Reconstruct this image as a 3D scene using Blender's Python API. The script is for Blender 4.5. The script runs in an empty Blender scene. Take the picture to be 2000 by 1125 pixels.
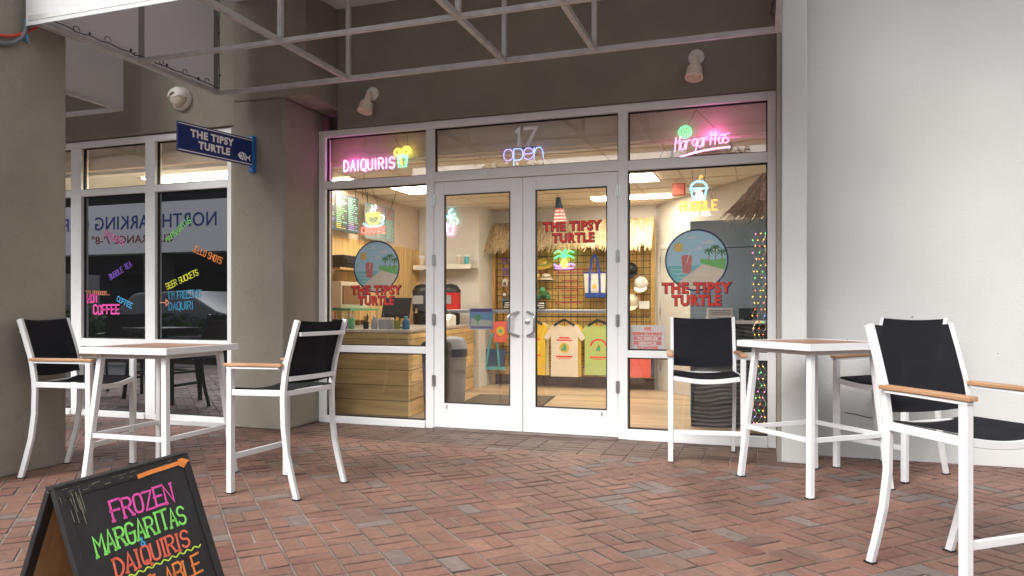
import bpy, bmesh, math, random
from mathutils import Vector, Matrix
R = math.radians
random.seed(7)
scn = bpy.context.scene

# ------------------------------------------------------------------ camera, sky, sun, exposure
cam = bpy.data.cameras.new('camera')
cam.sensor_width = 36.0
cam.lens = 36.0 * 1434 / 2000
cam.shift_y = 39.5 / 2000
cam.clip_start = 0.05
cam.clip_end = 500
cam_o = bpy.data.objects.new('camera', cam)
scn.collection.objects.link(cam_o)
cam_o.location = (0, 0, 1.2)
cam_o.rotation_euler = (R(90), 0, R(18.9))
scn.camera = cam_o

SUN_EL, SUN_AZ = 42, -157         # hazy daylight from the open street behind the camera, from the left
w = bpy.data.worlds.new('World')
scn.world = w
w.use_nodes = True
nt = w.node_tree
sky = nt.nodes.new('ShaderNodeTexSky')
sky.sky_type = 'NISHITA'
sky.sun_disc = False
sky.sun_elevation = R(SUN_EL)
sky.sun_rotation = R(SUN_AZ)
sky.air_density = 1.0
sky.dust_density = 3.0
sky.ozone_density = 0.6
hs = nt.nodes.new('ShaderNodeHueSaturation')     # white haze over the whole sky
hs.inputs['Saturation'].default_value = 0.05
nt.links.new(sky.outputs[0], hs.inputs['Color'])
nt.links.new(hs.outputs[0], nt.nodes['Background'].inputs[0])
nt.nodes['Background'].inputs[1].default_value = 0.15
sun = bpy.data.lights.new('sun', 'SUN')
sun.energy = 0.8
sun.angle = R(22)
sun.color = (1, 0.95, 0.88)
sun_o = bpy.data.objects.new('sun', sun)
scn.collection.objects.link(sun_o)
sd = Vector((math.sin(R(SUN_AZ)) * math.cos(R(SUN_EL)), math.cos(R(SUN_AZ)) * math.cos(R(SUN_EL)), math.sin(R(SUN_EL))))
sun_o.rotation_euler = sd.to_track_quat('Z', 'Y').to_euler()
sun_o.location = (-6, 20, 30)
vs = scn.view_settings
vs.view_transform = 'Standard'
vs.look = 'None'
vs.exposure = 1.33
vs.gamma = 1
LAMP = 2.0                        # overall strength of the shop's own lamps
NEON = 0.95

# ------------------------------------------------------------------ measuring helpers (photo pixel on a known plane -> metres)
F_, TH = 1434.0, R(18.9)
C_, S_ = math.cos(TH), math.sin(TH)
def ray(px, py):
    u = (px - 1000) / F_
    return (u * C_ - S_, u * S_ + C_, (602 - py) / F_)
def at(px, py, Y):
    r = ray(px, py); t = Y / r[1]
    return (r[0] * t, 1.2 + r[2] * t)
def atX(px, py, X):
    r = ray(px, py); t = X / r[0]
    return (r[1] * t, 1.2 + r[2] * t)
def atZ(px, py, z):
    r = ray(px, py); t = (z - 1.2) / r[2]
    return (r[0] * t, r[1] * t)

# ------------------------------------------------------------------ materials
def new_mat(name):
    m = bpy.data.materials.new(name); m.use_nodes = True
    return m, m.node_tree.nodes, m.node_tree.links, m.node_tree.nodes['Principled BSDF']
def mat(name, col, rough=0.6, metal=0.0, var=0.0, scale=4.0, bump=0.0, bscale=60.0, spec=0.5, stretch=None, col2=None, detail=4.0, dirt=0.0):
    m, n, l, b = new_mat(name)
    b.inputs['Base Color'].default_value = (*col, 1)
    b.inputs['Roughness'].default_value = rough
    b.inputs['Metallic'].default_value = metal
    b.inputs['Specular IOR Level'].default_value = spec
    tc = n.new('ShaderNodeTexCoord')
    out = tc.outputs['Object']
    if stretch:
        mp = n.new('ShaderNodeMapping'); mp.inputs['Scale'].default_value = stretch
        l.new(out, mp.inputs[0]); out = mp.outputs[0]
    if var > 0 or col2:
        nz = n.new('ShaderNodeTexNoise'); nz.inputs['Scale'].default_value = scale; nz.inputs['Detail'].default_value = detail
        l.new(out, nz.inputs['Vector'])
        cr = n.new('ShaderNodeValToRGB')
        c2 = col2 or tuple(min(1, c * (1 + var)) for c in col)
        c1 = col if col2 else tuple(c * (1 - var) for c in col)
        cr.color_ramp.elements[0].position = 0.32; cr.color_ramp.elements[1].position = 0.68
        cr.color_ramp.elements[0].color = (*c1, 1); cr.color_ramp.elements[1].color = (*c2, 1)
        l.new(nz.outputs['Fac'], cr.inputs[0])
        res = cr.outputs[0]
        if dirt > 0:
            n2 = n.new('ShaderNodeTexNoise'); n2.inputs['Scale'].default_value = 22; n2.inputs['Detail'].default_value = 6
            l.new(tc.outputs['Object'], n2.inputs['Vector'])
            r2 = n.new('ShaderNodeValToRGB'); r2.color_ramp.elements[0].position = .58; r2.color_ramp.elements[1].position = .75
            r2.color_ramp.elements[0].color = (0, 0, 0, 1); r2.color_ramp.elements[1].color = (dirt, dirt, dirt, 1)
            l.new(n2.outputs['Fac'], r2.inputs[0])
            mx = n.new('ShaderNodeMix'); mx.data_type = 'RGBA'
            l.new(r2.outputs[0], mx.inputs[0]); l.new(res, mx.inputs[6]); mx.inputs[7].default_value = (col[0] * .45, col[1] * .42, col[2] * .38, 1)
            res = mx.outputs[2]
        l.new(res, b.inputs['Base Color'])
    if bump > 0:
        nb = n.new('ShaderNodeTexNoise'); nb.inputs['Scale'].default_value = bscale; nb.inputs['Detail'].default_value = 5
        l.new(out, nb.inputs['Vector'])
        bp = n.new('ShaderNodeBump'); bp.inputs['Strength'].default_value = bump; bp.inputs['Distance'].default_value = 0.01
        l.new(nb.outputs['Fac'], bp.inputs['Height']); l.new(bp.outputs[0], b.inputs['Normal'])
    return m
def emit(name, col, strength):
    m, n, l, b = new_mat(name)
    b.inputs['Base Color'].default_value = (*col, 1)
    b.inputs['Emission Color'].default_value = (*col, 1)
    b.inputs['Emission Strength'].default_value = strength
    return m
def see_through(name, col, alpha, rough=0.5):
    """partly see-through sheet (mesh cloth, printed film, acrylic)"""
    m, n, l, b = new_mat(name)
    b.inputs['Base Color'].default_value = (*col, 1); b.inputs['Roughness'].default_value = rough
    b.inputs['Alpha'].default_value = alpha
    return m
def glass_mat(name, tint=(0.985, 0.99, 0.985), rough=0.0, boost=1.0):
    m, n, l, b = new_mat(name)
    n.remove(b)
    t = n.new('ShaderNodeBsdfTransparent'); t.inputs[0].default_value = (*tint, 1)
    g = n.new('ShaderNodeBsdfGlossy'); g.inputs['Roughness'].default_value = rough; g.inputs[0].default_value = (1, 1, 1, 1)
    fr = n.new('ShaderNodeFresnel'); fr.inputs[0].default_value = 1.5
    mu = n.new('ShaderNodeMath'); mu.operation = 'MULTIPLY'; mu.inputs[1].default_value = boost
    mx = n.new('ShaderNodeMixShader')
    ge = n.new('ShaderNodeNewGeometry'); io = n.new('ShaderNodeMapRange')      # same reflectance on both faces of the sheet
    io.inputs[3].default_value = 1.5; io.inputs[4].default_value = 1 / 1.5
    l.new(ge.outputs['Backfacing'], io.inputs[0]); l.new(io.outputs[0], fr.inputs[0])
    l.new(fr.outputs[0], mu.inputs[0]); l.new(mu.outputs[0], mx.inputs[0]); l.new(t.outputs[0], mx.inputs[1]); l.new(g.outputs[0], mx.inputs[2])
    l.new(mx.outputs[0], n['Material Output'].inputs[0])
    return m
def attr_mat(name, rough=0.75, var=0.25, bump=0.35, nscale=18, bscale=90, spec=0.35, spots=False):
    """colour of each piece stored as a face colour, grain by noise"""
    m, n, l, b = new_mat(name)
    at_ = n.new('ShaderNodeVertexColor'); at_.layer_name = 'piece'
    tc = n.new('ShaderNodeTexCoord')
    nz = n.new('ShaderNodeTexNoise'); nz.inputs['Scale'].default_value = nscale; nz.inputs['Detail'].default_value = 6
    nz2 = n.new('ShaderNodeTexNoise'); nz2.inputs['Scale'].default_value = 1.3; nz2.inputs['Detail'].default_value = 5
    l.new(tc.outputs['Object'], nz.inputs['Vector']); l.new(tc.outputs['Object'], nz2.inputs['Vector'])
    mr = n.new('ShaderNodeMapRange'); mr.inputs[3].default_value = 1 - var; mr.inputs[4].default_value = 1 + var
    mr.inputs[1].default_value = .3; mr.inputs[2].default_value = .7
    l.new(nz.outputs['Fac'], mr.inputs[0])
    mr2 = n.new('ShaderNodeMapRange'); mr2.inputs[3].default_value = .78; mr2.inputs[4].default_value = 1.15
    mr2.inputs[1].default_value = .35; mr2.inputs[2].default_value = .65
    l.new(nz2.outputs['Fac'], mr2.inputs[0])
    mu = n.new('ShaderNodeMath'); mu.operation = 'MULTIPLY'
    l.new(mr.outputs[0], mu.inputs[0]); l.new(mr2.outputs[0], mu.inputs[1])
    if spots:                                     # old gum and oil spots
        vo = n.new('ShaderNodeTexVoronoi'); vo.inputs['Scale'].default_value = 2.6; l.new(tc.outputs['Object'], vo.inputs['Vector'])
        sp = n.new('ShaderNodeMapRange'); sp.inputs[1].default_value = .03; sp.inputs[2].default_value = .06; sp.inputs[3].default_value = .6; sp.inputs[4].default_value = 1
        l.new(vo.outputs['Distance'], sp.inputs[0])
        mg = n.new('ShaderNodeMath'); mg.operation = 'MULTIPLY'; l.new(sp.outputs[0], mg.inputs[0]); l.new(mr2.outputs[0], mg.inputs[1]); l.new(mg.outputs[0], mu.inputs[1])
    vm = n.new('ShaderNodeVectorMath'); vm.operation = 'SCALE'
    l.new(at_.outputs[0], vm.inputs[0]); l.new(mu.outputs[0], vm.inputs['Scale'])
    l.new(vm.outputs[0], b.inputs['Base Color'])
    b.inputs['Roughness'].default_value = rough; b.inputs['Specular IOR Level'].default_value = spec
    nb = n.new('ShaderNodeTexNoise'); nb.inputs['Scale'].default_value = bscale; nb.inputs['Detail'].default_value = 4
    l.new(tc.outputs['Object'], nb.inputs['Vector'])
    bp = n.new('ShaderNodeBump'); bp.inputs['Strength'].default_value = bump; bp.inputs['Distance'].default_value = .004
    l.new(nb.outputs['Fac'], bp.inputs['Height']); l.new(bp.outputs[0], b.inputs['Normal'])
    return m
def wood_mat(name, c1, c2, axis='z', scale=1.0, rough=0.55, plank=None, plank_axis=None):
    """stretched grain; optional plank seams drawn as thin dark grooves"""
    m, n, l, b = new_mat(name)
    tc = n.new('ShaderNodeTexCoord')
    mp = n.new('ShaderNodeMapping')
    st = {'x': (1.2, 14, 14), 'y': (14, 1.2, 14), 'z': (14, 14, 1.2)}[axis]
    mp.inputs['Scale'].default_value = tuple(s * scale for s in st)
    l.new(tc.outputs['Object'], mp.inputs[0])
    nz = n.new('ShaderNodeTexNoise'); nz.inputs['Scale'].default_value = 1.6; nz.inputs['Detail'].default_value = 7; nz.inputs['Distortion'].default_value = .6
    l.new(mp.outputs[0], nz.inputs['Vector'])
    cr = n.new('ShaderNodeValToRGB'); cr.color_ramp.elements[0].position = .33; cr.color_ramp.elements[1].position = .68
    cr.color_ramp.elements[0].color = (*c1, 1); cr.color_ramp.elements[1].color = (*c2, 1)
    l.new(nz.outputs['Fac'], cr.inputs[0])
    res = cr.outputs[0]
    b.inputs['Roughness'].default_value = rough
    if plank:
        sp = n.new('ShaderNodeSeparateXYZ'); l.new(tc.outputs['Object'], sp.inputs[0])
        dv = n.new('ShaderNodeMath'); dv.operation = 'DIVIDE'; dv.inputs[1].default_value = plank
        l.new(sp.outputs['XYZ'.index(plank_axis.upper())], dv.inputs[0])
        fl = n.new('ShaderNodeMath'); fl.operation = 'FLOOR'; l.new(dv.outputs[0], fl.inputs[0])
        wn = n.new('ShaderNodeTexWhiteNoise'); wn.noise_dimensions = '1D'; l.new(fl.outputs[0], wn.inputs['W'])
        mr = n.new('ShaderNodeMapRange'); mr.inputs[3].default_value = .78; mr.inputs[4].default_value = 1.18
        l.new(wn.outputs['Value'], mr.inputs[0])
        frc = n.new('ShaderNodeMath'); frc.operation = 'FRACT'; l.new(dv.outputs[0], frc.inputs[0])
        lt = n.new('ShaderNodeMath'); lt.operation = 'LESS_THAN'; lt.inputs[1].default_value = .05; l.new(frc.outputs[0], lt.inputs[0])
        m2 = n.new('ShaderNodeMapRange'); m2.inputs[3].default_value = 1; m2.inputs[4].default_value = .35; l.new(lt.outputs[0], m2.inputs[0])
        mm = n.new('ShaderNodeMath'); mm.operation = 'MULTIPLY'; l.new(mr.outputs[0], mm.inputs[0]); l.new(m2.outputs[0], mm.inputs[1])
        vm = n.new('ShaderNodeVectorMath'); vm.operation = 'SCALE'; l.new(res, vm.inputs[0]); l.new(mm.outputs[0], vm.inputs['Scale'])
        res = vm.outputs[0]
    l.new(res, b.inputs['Base Color'])
    bp = n.new('ShaderNodeBump'); bp.inputs['Strength'].default_value = .15; bp.inputs['Distance'].default_value = .004
    l.new(nz.outputs['Fac'], bp.inputs['Height']); l.new(bp.outputs[0], b.inputs['Normal'])
    return m
def mesh_cloth(name, col, thread=0.9):
    """black woven sling: fine weave bump, a little light comes through"""
    m, n, l, b = new_mat(name)
    b.inputs['Base Color'].default_value = (*col, 1); b.inputs['Roughness'].default_value = .85; b.inputs['Specular IOR Level'].default_value = .15
    tc = n.new('ShaderNodeTexCoord')
    wv = n.new('ShaderNodeTexChecker'); wv.inputs['Scale'].default_value = 420
    l.new(tc.outputs['Object'], wv.inputs[0])
    mr = n.new('ShaderNodeMapRange'); mr.inputs[3].default_value = thread - .08; mr.inputs[4].default_value = 1
    l.new(wv.outputs['Fac'], mr.inputs[0]); l.new(mr.outputs[0], b.inputs['Alpha'])
    return m

def let_through(m, col, f):
    n, l = m.node_tree.nodes, m.node_tree.links
    t = n.new('ShaderNodeBsdfTranslucent'); t.inputs[0].default_value = (*col, 1)
    mx = n.new('ShaderNodeMixShader'); mx.inputs[0].default_value = f
    l.new(n['Principled BSDF'].outputs[0], mx.inputs[1]); l.new(t.outputs[0], mx.inputs[2]); l.new(mx.outputs[0], n['Material Output'].inputs[0])
    return m
M = {}
M['brown'] = mat('brown_stucco', (.258, .234, .194), .9, var=.09, scale=2.2, bump=.55, bscale=120, dirt=.22)
M['white_wall'] = mat('white_stucco', (.49, .49, .482), .85, var=.05, scale=.9, bump=.28, bscale=70, dirt=.09)
M['frame'] = mat('white_aluminium', (.82, .82, .825), .38, var=.02, scale=3, dirt=.05)
M['chair_white'] = mat('white_powder_coat', (.64, .643, .65), .4, var=.02, scale=8, bump=.03, bscale=200)
M['sling'] = mesh_cloth('black_sling', (.012, .012, .016), .93)
M['armwood'] = wood_mat('arm_wood', (.3, .155, .075), (.45, .26, .145), 'y', 1.6, .5)
M['topwood'] = wood_mat('top_slats', (.25, .13, .08), (.42, .25, .17), 'x', 1.4, .5, plank=.062, plank_axis='y')
M['glass'] = glass_mat('window_glass', boost=1.0)
def film_mat(name, refl):
    m, n, l, b = new_mat(name)
    b.inputs['Base Color'].default_value = (.004, .004, .005, 1); b.inputs['Roughness'].default_value = .5; b.inputs['Specular IOR Level'].default_value = .1
    g = n.new('ShaderNodeBsdfGlossy'); g.inputs['Roughness'].default_value = 0.0; g.inputs[0].default_value = (.92, .94, 1, 1)
    mx = n.new('ShaderNodeMixShader'); mx.inputs[0].default_value = refl
    l.new(b.outputs[0], mx.inputs[1]); l.new(g.outputs[0], mx.inputs[2]); l.new(mx.outputs[0], n['Material Output'].inputs[0])
    return m
M['glass_film'] = film_mat('dark_mirror_film', .36)
M['steel'] = mat('brushed_steel', (.55, .55, .56), .28, 1.0)
M['galv'] = mat('galvanised_tube', (.5, .5, .49), .5, .35, var=.12, scale=9)
M['awning'] = mat('awning_fabric', (.78, .78, .79), .85, var=.04, scale=1.5, bump=.1, bscale=25)
let_through(M['awning'], (.8, .8, .82), .45)
M['awning_grey'] = mat('awning_seam', (.25, .25, .26), .85)
M['black'] = mat('matt_black', (.012, .012, .013), .5)
M['wire'] = mat('black_wire', (.01, .01, .01), .5)
M['rubber'] = mat('rubber_gasket', (.015, .013, .012), .7)
M['lamp_white'] = mat('lamp_enamel', (.8, .77, .73), .45, var=.1, scale=14, dirt=.3)
M['lamp_beige'] = mat('lamp_ceramic', (.84, .72, .62), .55, var=.1, scale=12, dirt=.15)
M['lens'] = mat('frosted_lens', (.62, .55, .45), .25, var=.08, scale=20)
M['ceil'] = mat('ceiling_tile', (.75, .68, .58), .9, bump=.2, bscale=70, var=.03)
M['beige'] = mat('beige_paint', (.6, .48, .36), .8, var=.03)
M['inwhite'] = mat('interior_white', (.7, .68, .64), .75, var=.02)
M['blue_wall'] = mat('grey_blue_paint', (.33, .45, .53), .7, var=.05, scale=2)
M['blue_sign'] = mat('navy_sign', (.012, .03, .16), .35, var=.05)
M['blue_bracket'] = mat('blue_bracket', (.015, .16, .5), .4)
M['sign_white'] = mat('sign_white', (.95, .95, .95), .5)
M['pine'] = wood_mat('pine_boards', (.62, .38, .13), (.8, .54, .24), 'z', 1, .5, plank=.14, plank_axis='y')
M['slat'] = wood_mat('slat_panels', (.66, .4, .1), (.82, .55, .19), 'z', 1, .5, plank=.12, plank_axis='x')
M['counter'] = wood_mat('counter_lit_planks', (.6, .4, .16), (.8, .57, .28), 'y', .8, .5, plank=.17, plank_axis='z')  # lighter copy for the counter end, lamp light put into the colour
M['counter_shaded'] = wood_mat('counter_shaded_planks', (.30, .2, .085), (.44, .31, .14), 'x', .8, .5, plank=.17, plank_axis='z')  # darker copy of the same planks, shade of the window side in the colour
M['ctop'] = mat('counter_top', (.42, .38, .33), .3, var=.15, scale=30)
M['infloor'] = wood_mat('vinyl_planks', (.46, .33, .2), (.60, .46, .3), 'x', .8, .4, plank=.18, plank_axis='y')
M['straw'] = attr_mat('thatch', .9, .3, .3, 30)
M['bricks'] = attr_mat('brick_pavers', .56, .2, .6, 34, 150, spec=.45, spots=True)
M['sand'] = mat('joint_sand', (.2, .155, .135), .95, var=.25, scale=5, bump=.4, bscale=150)
M['faded_red'] = see_through('faded_red_print', (.6, .1, .07), .6)
M['grey_scuff'] = mat('scuff', (.2, .19, .18), .8)
M['asphalt'] = mat('asphalt', (.06, .06, .06), .9, var=.2, scale=6, bump=.4)
M['conc'] = mat('garage_concrete', (.1, .1, .1), .9, var=.1, scale=2)
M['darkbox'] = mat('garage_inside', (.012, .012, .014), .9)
M['banner'] = mat('white_banner', (.85, .85, .9), .7)
M['banner_blue'] = mat('banner_blue', (.03, .07, .3), .6)
M['banner_red'] = mat('banner_red', (.32, .04, .07), .6)
M['leaf'] = attr_mat('leaves', .6, .3, .1, 12)
M['mulch'] = mat('mulch', (.07, .045, .03), .95, var=.4, scale=25, bump=.5)
M['dark_furn'] = mat('dark_furniture', (.02, .02, .022), .5)
M['plywood'] = wood_mat('bare_plywood', (.3, .17, .08), (.42, .26, .13), 'z', 1, .7)
M['board'] = mat('chalkboard', (.016, .016, .018), .55, var=.35, scale=7, detail=8, bump=.06, bscale=30)
M['boardframe'] = mat('black_painted_wood', (.013, .012, .013), .5, var=.4, scale=10, bump=.15, bscale=60)
M['grey_plastic'] = mat('grey_plastic', (.2, .2, .21), .5, var=.08)
M['dark_bag'] = mat('dark_bag', (.03, .035, .05), .4, bump=.5, bscale=14)
M['desk_black'] = mat('black_wave_panel', (.014, .014, .018), .35)
M['redplastic'] = mat('red_plastic', (.5, .03, .025), .3)
M['paper'] = mat('paper', (.78, .76, .73), .8)
M['mat_dark'] = mat('door_mat', (.11, .085, .06), .95, bump=.4, bscale=120)
def chalk(name, col): return mat('chalk_' + name, col, .8, var=.1, scale=40)
CH = dict(pink=chalk('pink', (.95, .12, .5)), green=chalk('green', (.3, .9, .18)), red=chalk('red', (.95, .18, .11)), orange=chalk('orange', (.95, .3, .07)),
          yellow=chalk('yellow', (.85, .9, .06)), blue=chalk('blue', (.08, .5, .9)), purple=chalk('purple', (.3, .14, .75)), lime=chalk('lime', (.62, .85, .1)),
          palepink=chalk('pale_pink', (.95, .3, .6)), teal=chalk('teal', (.05, .3, .45)), hotpink=chalk('hot_pink', (.95, .1, .45)), salmon=chalk('salmon', (.9, .32, .2)), dimblue=chalk('dim_blue', (.05, .3, .5)))

# ------------------------------------------------------------------ mesh builder
def root_of(o):
    while o.parent: o = o.parent
    return o
def rigid(loc, rz): return Matrix.Translation(loc) @ Matrix.Rotation(rz, 4, 'Z')
class B:
    def __init__(s): s.v = []; s.f = []; s.c = []; s.col = None
    def add(s, vs_, fs):
        o = len(s.v); s.v += [tuple(p) for p in vs_]
        for f in fs: s.f.append(tuple(i + o for i in f)); s.c.append(s.col)
        return s
    def box(s, x0, x1, y0, y1, z0, z1):
        if x0 > x1: x0, x1 = x1, x0
        if y0 > y1: y0, y1 = y1, y0
        if z0 > z1: z0, z1 = z1, z0
        return s.add([(x0, y0, z0), (x1, y0, z0), (x1, y1, z0), (x0, y1, z0), (x0, y0, z1), (x1, y0, z1), (x1, y1, z1), (x0, y1, z1)],
                     [(3, 2, 1, 0), (4, 5, 6, 7), (0, 1, 5, 4), (1, 2, 6, 5), (2, 3, 7, 6), (3, 0, 4, 7)])
    def bar(s, pts, w_, h_, up=(0, 0, 1)):
        """square tube swept along a list of points; w_ across, h_ along the up side"""
        P = [Vector(p) for p in pts]; n = len(P); ring = []
        for i in range(n):
            t = (P[min(i + 1, n - 1)] - P[max(i - 1, 0)]).normalized()
            u = Vector(up)
            if abs(t.dot(u)) > .98: u = Vector((0, 1, 0)) if abs(t.y) < .9 else Vector((1, 0, 0))
            a = t.cross(u).normalized(); b = a.cross(t).normalized()
            ring.append([P[i] + a * (sx * w_ / 2) + b * (sy * h_ / 2) for sx, sy in ((-1, -1), (1, -1), (1, 1), (-1, 1))])
        vs_ = [q for r in ring for q in r]
        fs = [(0, 1, 2, 3)[::-1], tuple(4 * (n - 1) + k for k in range(4))]
        for i in range(n - 1):
            for k in range(4):
                k2 = (k + 1) % 4
                fs.append((4 * i + k, 4 * i + k2, 4 * i + 4 + k2, 4 * i + 4 + k))
        return s.add(vs_, fs)
    def tube(s, pts, r, n=8, closed=False):
        P = [Vector(p) for p in pts]; m = len(P)
        if m < 2: return s
        vs_ = []; prev = None
        for i in range(m):
            if closed: t = P[(i + 1) % m] - P[i - 1]
            else: t = P[min(i + 1, m - 1)] - P[max(i - 1, 0)]
            if t.length < 1e-9: t = Vector((0, 0, 1))
            t.normalize()
            if prev is None:
                a = t.cross(Vector((0, 0, 1)))
                if a.length < .1: a = t.cross(Vector((0, 1, 0)))
            else: a = prev - t * prev.dot(t)
            if a.length < 1e-6: a = t.orthogonal()
            a.normalize(); prev = a; b = t.cross(a)
            rr = r[i] if isinstance(r, (list, tuple)) else r
            vs_ += [P[i] + (a * math.cos(2 * math.pi * k / n) + b * math.sin(2 * math.pi * k / n)) * rr for k in range(n)]
        fs = []
        for i in range(m if closed else m - 1):
            j = (i + 1) % m
            for k in range(n):
                k2 = (k + 1) % n
                fs.append((n * i + k, n * i + k2, n * j + k2, n * j + k))
        if not closed: fs += [tuple(range(n))[::-1], tuple(n * (m - 1) + k for k in range(n))]
        return s.add(vs_, fs)
    def lathe(s, prof, origin, axis=(0, 0, 1), n=24, sx=1, sy=1):
        """prof = [(radius, height)]"""
        A = Vector(axis).normalized(); a = A.orthogonal().normalized(); b = A.cross(a); O = Vector(origin)
        vs_ = []
        for r, h in prof:
            vs_ += [O + A * h + (a * (sx * math.cos(2 * math.pi * k / n)) + b * (sy * math.sin(2 * math.pi * k / n))) * r for k in range(n)]
        fs = []
        for i in range(len(prof) - 1):
            for k in range(n):
                k2 = (k + 1) % n
                fs.append((n * i + k, n * i + k2, n * i + n + k2, n * i + n + k))
        fs += [tuple(range(n))[::-1], tuple(n * (len(prof) - 1) + k for k in range(n))]
        return s.add(vs_, fs)
    def prism(s, poly, fr, d0, d1):
        """flat outline in frame fr=(origin, ux, uy), from depth d0 to d1 along the frame's normal"""
        O, ux, uy = [Vector(q) for q in fr]; N = ux.cross(uy)
        n = len(poly)
        vs_ = [O + ux * x + uy * y + N * d0 for x, y in poly] + [O + ux * x + uy * y + N * d1 for x, y in poly]
        fs = [tuple(range(n))[::-1], tuple(range(n, 2 * n))] + [(i, (i + 1) % n, n + (i + 1) % n, n + i) for i in range(n)]
        return s.add(vs_, fs)
    def ribbon(s, line, fr, wd, d0, d1):
        """flat brush stroke along a 2D polyline"""
        L = [Vector(p) for p in line]
        q = [L[0]]
        for p in L[1:]:
            if (p - q[-1]).length > 1e-5: q.append(p)
        if len(q) < 2: q = [q[0] - Vector((wd / 2, 0)), q[0] + Vector((wd / 2, 0))]
        left, right = [], []
        for i, p in enumerate(q):
            a = (q[i] - q[i - 1]).normalized() if i > 0 else None
            b = (q[i + 1] - q[i]).normalized() if i < len(q) - 1 else None
            t = ((a or b) + (b or a))
            t = t.normalized() if t.length > .2 else (a or b)
            nrm = Vector((-t.y, t.x)); k = 1.0
            if a is not None and b is not None: k = min(1.5, 1 / max(.3, abs(nrm.dot(Vector((-a.y, a.x))))))
            e = Vector((0, 0))
            if a is None: e = -b * wd * .35
            if b is None: e = a * wd * .35
            left.append(p + e + nrm * wd / 2 * k); right.append(p + e - nrm * wd / 2 * k)
        O, ux, uy = [Vector(z) for z in fr]; N = ux.cross(uy)
        m = len(q); vs_ = []
        for d in (d0, d1):
            for p in left + right: vs_.append(O + ux * p.x + uy * p.y + N * d)
        fs = []
        for i in range(m - 1):
            fs.append((2 * m + m + i, 2 * m + m + i + 1, 2 * m + i + 1, 2 * m + i))
            fs.append((i, i + 1, m + i + 1, m + i))
            fs.append((2 * m + i, 2 * m + i + 1, i + 1, i))
            fs.append((m + i, m + i + 1, 3 * m + i + 1, 3 * m + i))
        fs.append((0, m, 3 * m, 2 * m)); fs.append((m - 1, 3 * m - 1, 4 * m - 1, 2 * m - 1))
        return s.add(vs_, fs)
    def moved(s, mx):
        s.v = [tuple(mx @ Vector(p)) for p in s.v]; return s
    def build(s, name, m, parent=None, bevel=0.0, smooth=False, local=False, seg=2, recalc=True):
        me = bpy.data.meshes.new(name)
        V = s.v; loc = None
        if parent is not None:
            if not local:
                r = root_of(parent)
                if r.type == 'EMPTY': inv = rigid(r.location, r.rotation_euler.z).inverted()
                else: inv = Matrix.Translation(r.location).inverted()
                V = [inv @ Vector(p) for p in V]
        elif not local:
            xs = [p[0] for p in V]; ys = [p[1] for p in V]; zs = [p[2] for p in V]
            loc = Vector(((min(xs) + max(xs)) / 2, (min(ys) + max(ys)) / 2, min(zs)))
            V = [Vector(p) - loc for p in V]
        me.from_pydata([tuple(p) for p in V], [], s.f)
        if any(c is not None for c in s.c):
            ca = me.color_attributes.new('piece', 'FLOAT_COLOR', 'CORNER')
            k = 0
            for pi, p in enumerate(me.polygons):
                c = s.c[pi] or (.5, .5, .5)
                for _ in range(p.loop_total):
                    ca.data[k].color = (*c, 1); k += 1
        if recalc or bevel:
            bm = bmesh.new(); bm.from_mesh(me)
            if recalc: bmesh.ops.recalc_face_normals(bm, faces=bm.faces)
            if bevel:
                es = [e for e in bm.edges if len(e.link_faces) == 2 and e.calc_face_angle(0) > R(35)]
                bmesh.ops.bevel(bm, geom=es, offset=bevel, segments=seg, affect='EDGES', clamp_overlap=True, profile=.5)
            bm.to_mesh(me); bm.free()
        if smooth:
            for p in me.polygons: p.use_smooth = True
            try: me.set_sharp_from_angle(angle=R(40))
            except Exception: pass
        me.materials.append(m)
        o = bpy.data.objects.new(name, me)
        scn.collection.objects.link(o)
        if parent is not None: o.parent = parent
        elif loc is not None: o.location = loc
        return o
def tag(o, label=None, cat=None, group=None, kind=None):
    if label: o['label'] = label
    if cat: o['category'] = cat
    if group: o['group'] = group
    if kind: o['kind'] = kind
    return o
def thing(name, label, cat, loc=(0, 0, 0), rz=0, group=None):
    o = bpy.data.objects.new(name, None)
    o.empty_display_size = .1
    scn.collection.objects.link(o)
    o.location = loc; o.rotation_euler = (0, 0, rz)
    return tag(o, label, cat, group)
def copy_tree(o, parent=None):
    c = o.copy(); scn.collection.objects.link(c)
    if parent: c.parent = parent
    for ch in list(o.children): copy_tree(ch, c)
    return c
def struct(name, b, m, **k): return tag(b.build(name, m, **k), kind='structure')
FACE = lambda x, y, z: ((x, y, z), (1, 0, 0), (0, 0, 1))          # a sheet seen from the street
def rotf(fr, a):
    O, ux, uy = [Vector(q) for q in fr]
    return (O, ux * math.cos(a) + uy * math.sin(a), uy * math.cos(a) - ux * math.sin(a))
def disc(r, n=48, cx=0, cy=0, ry=None): return [(cx + r * math.cos(2 * math.pi * i / n), cy + (ry or r) * math.sin(2 * math.pi * i / n)) for i in range(n)]

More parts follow.
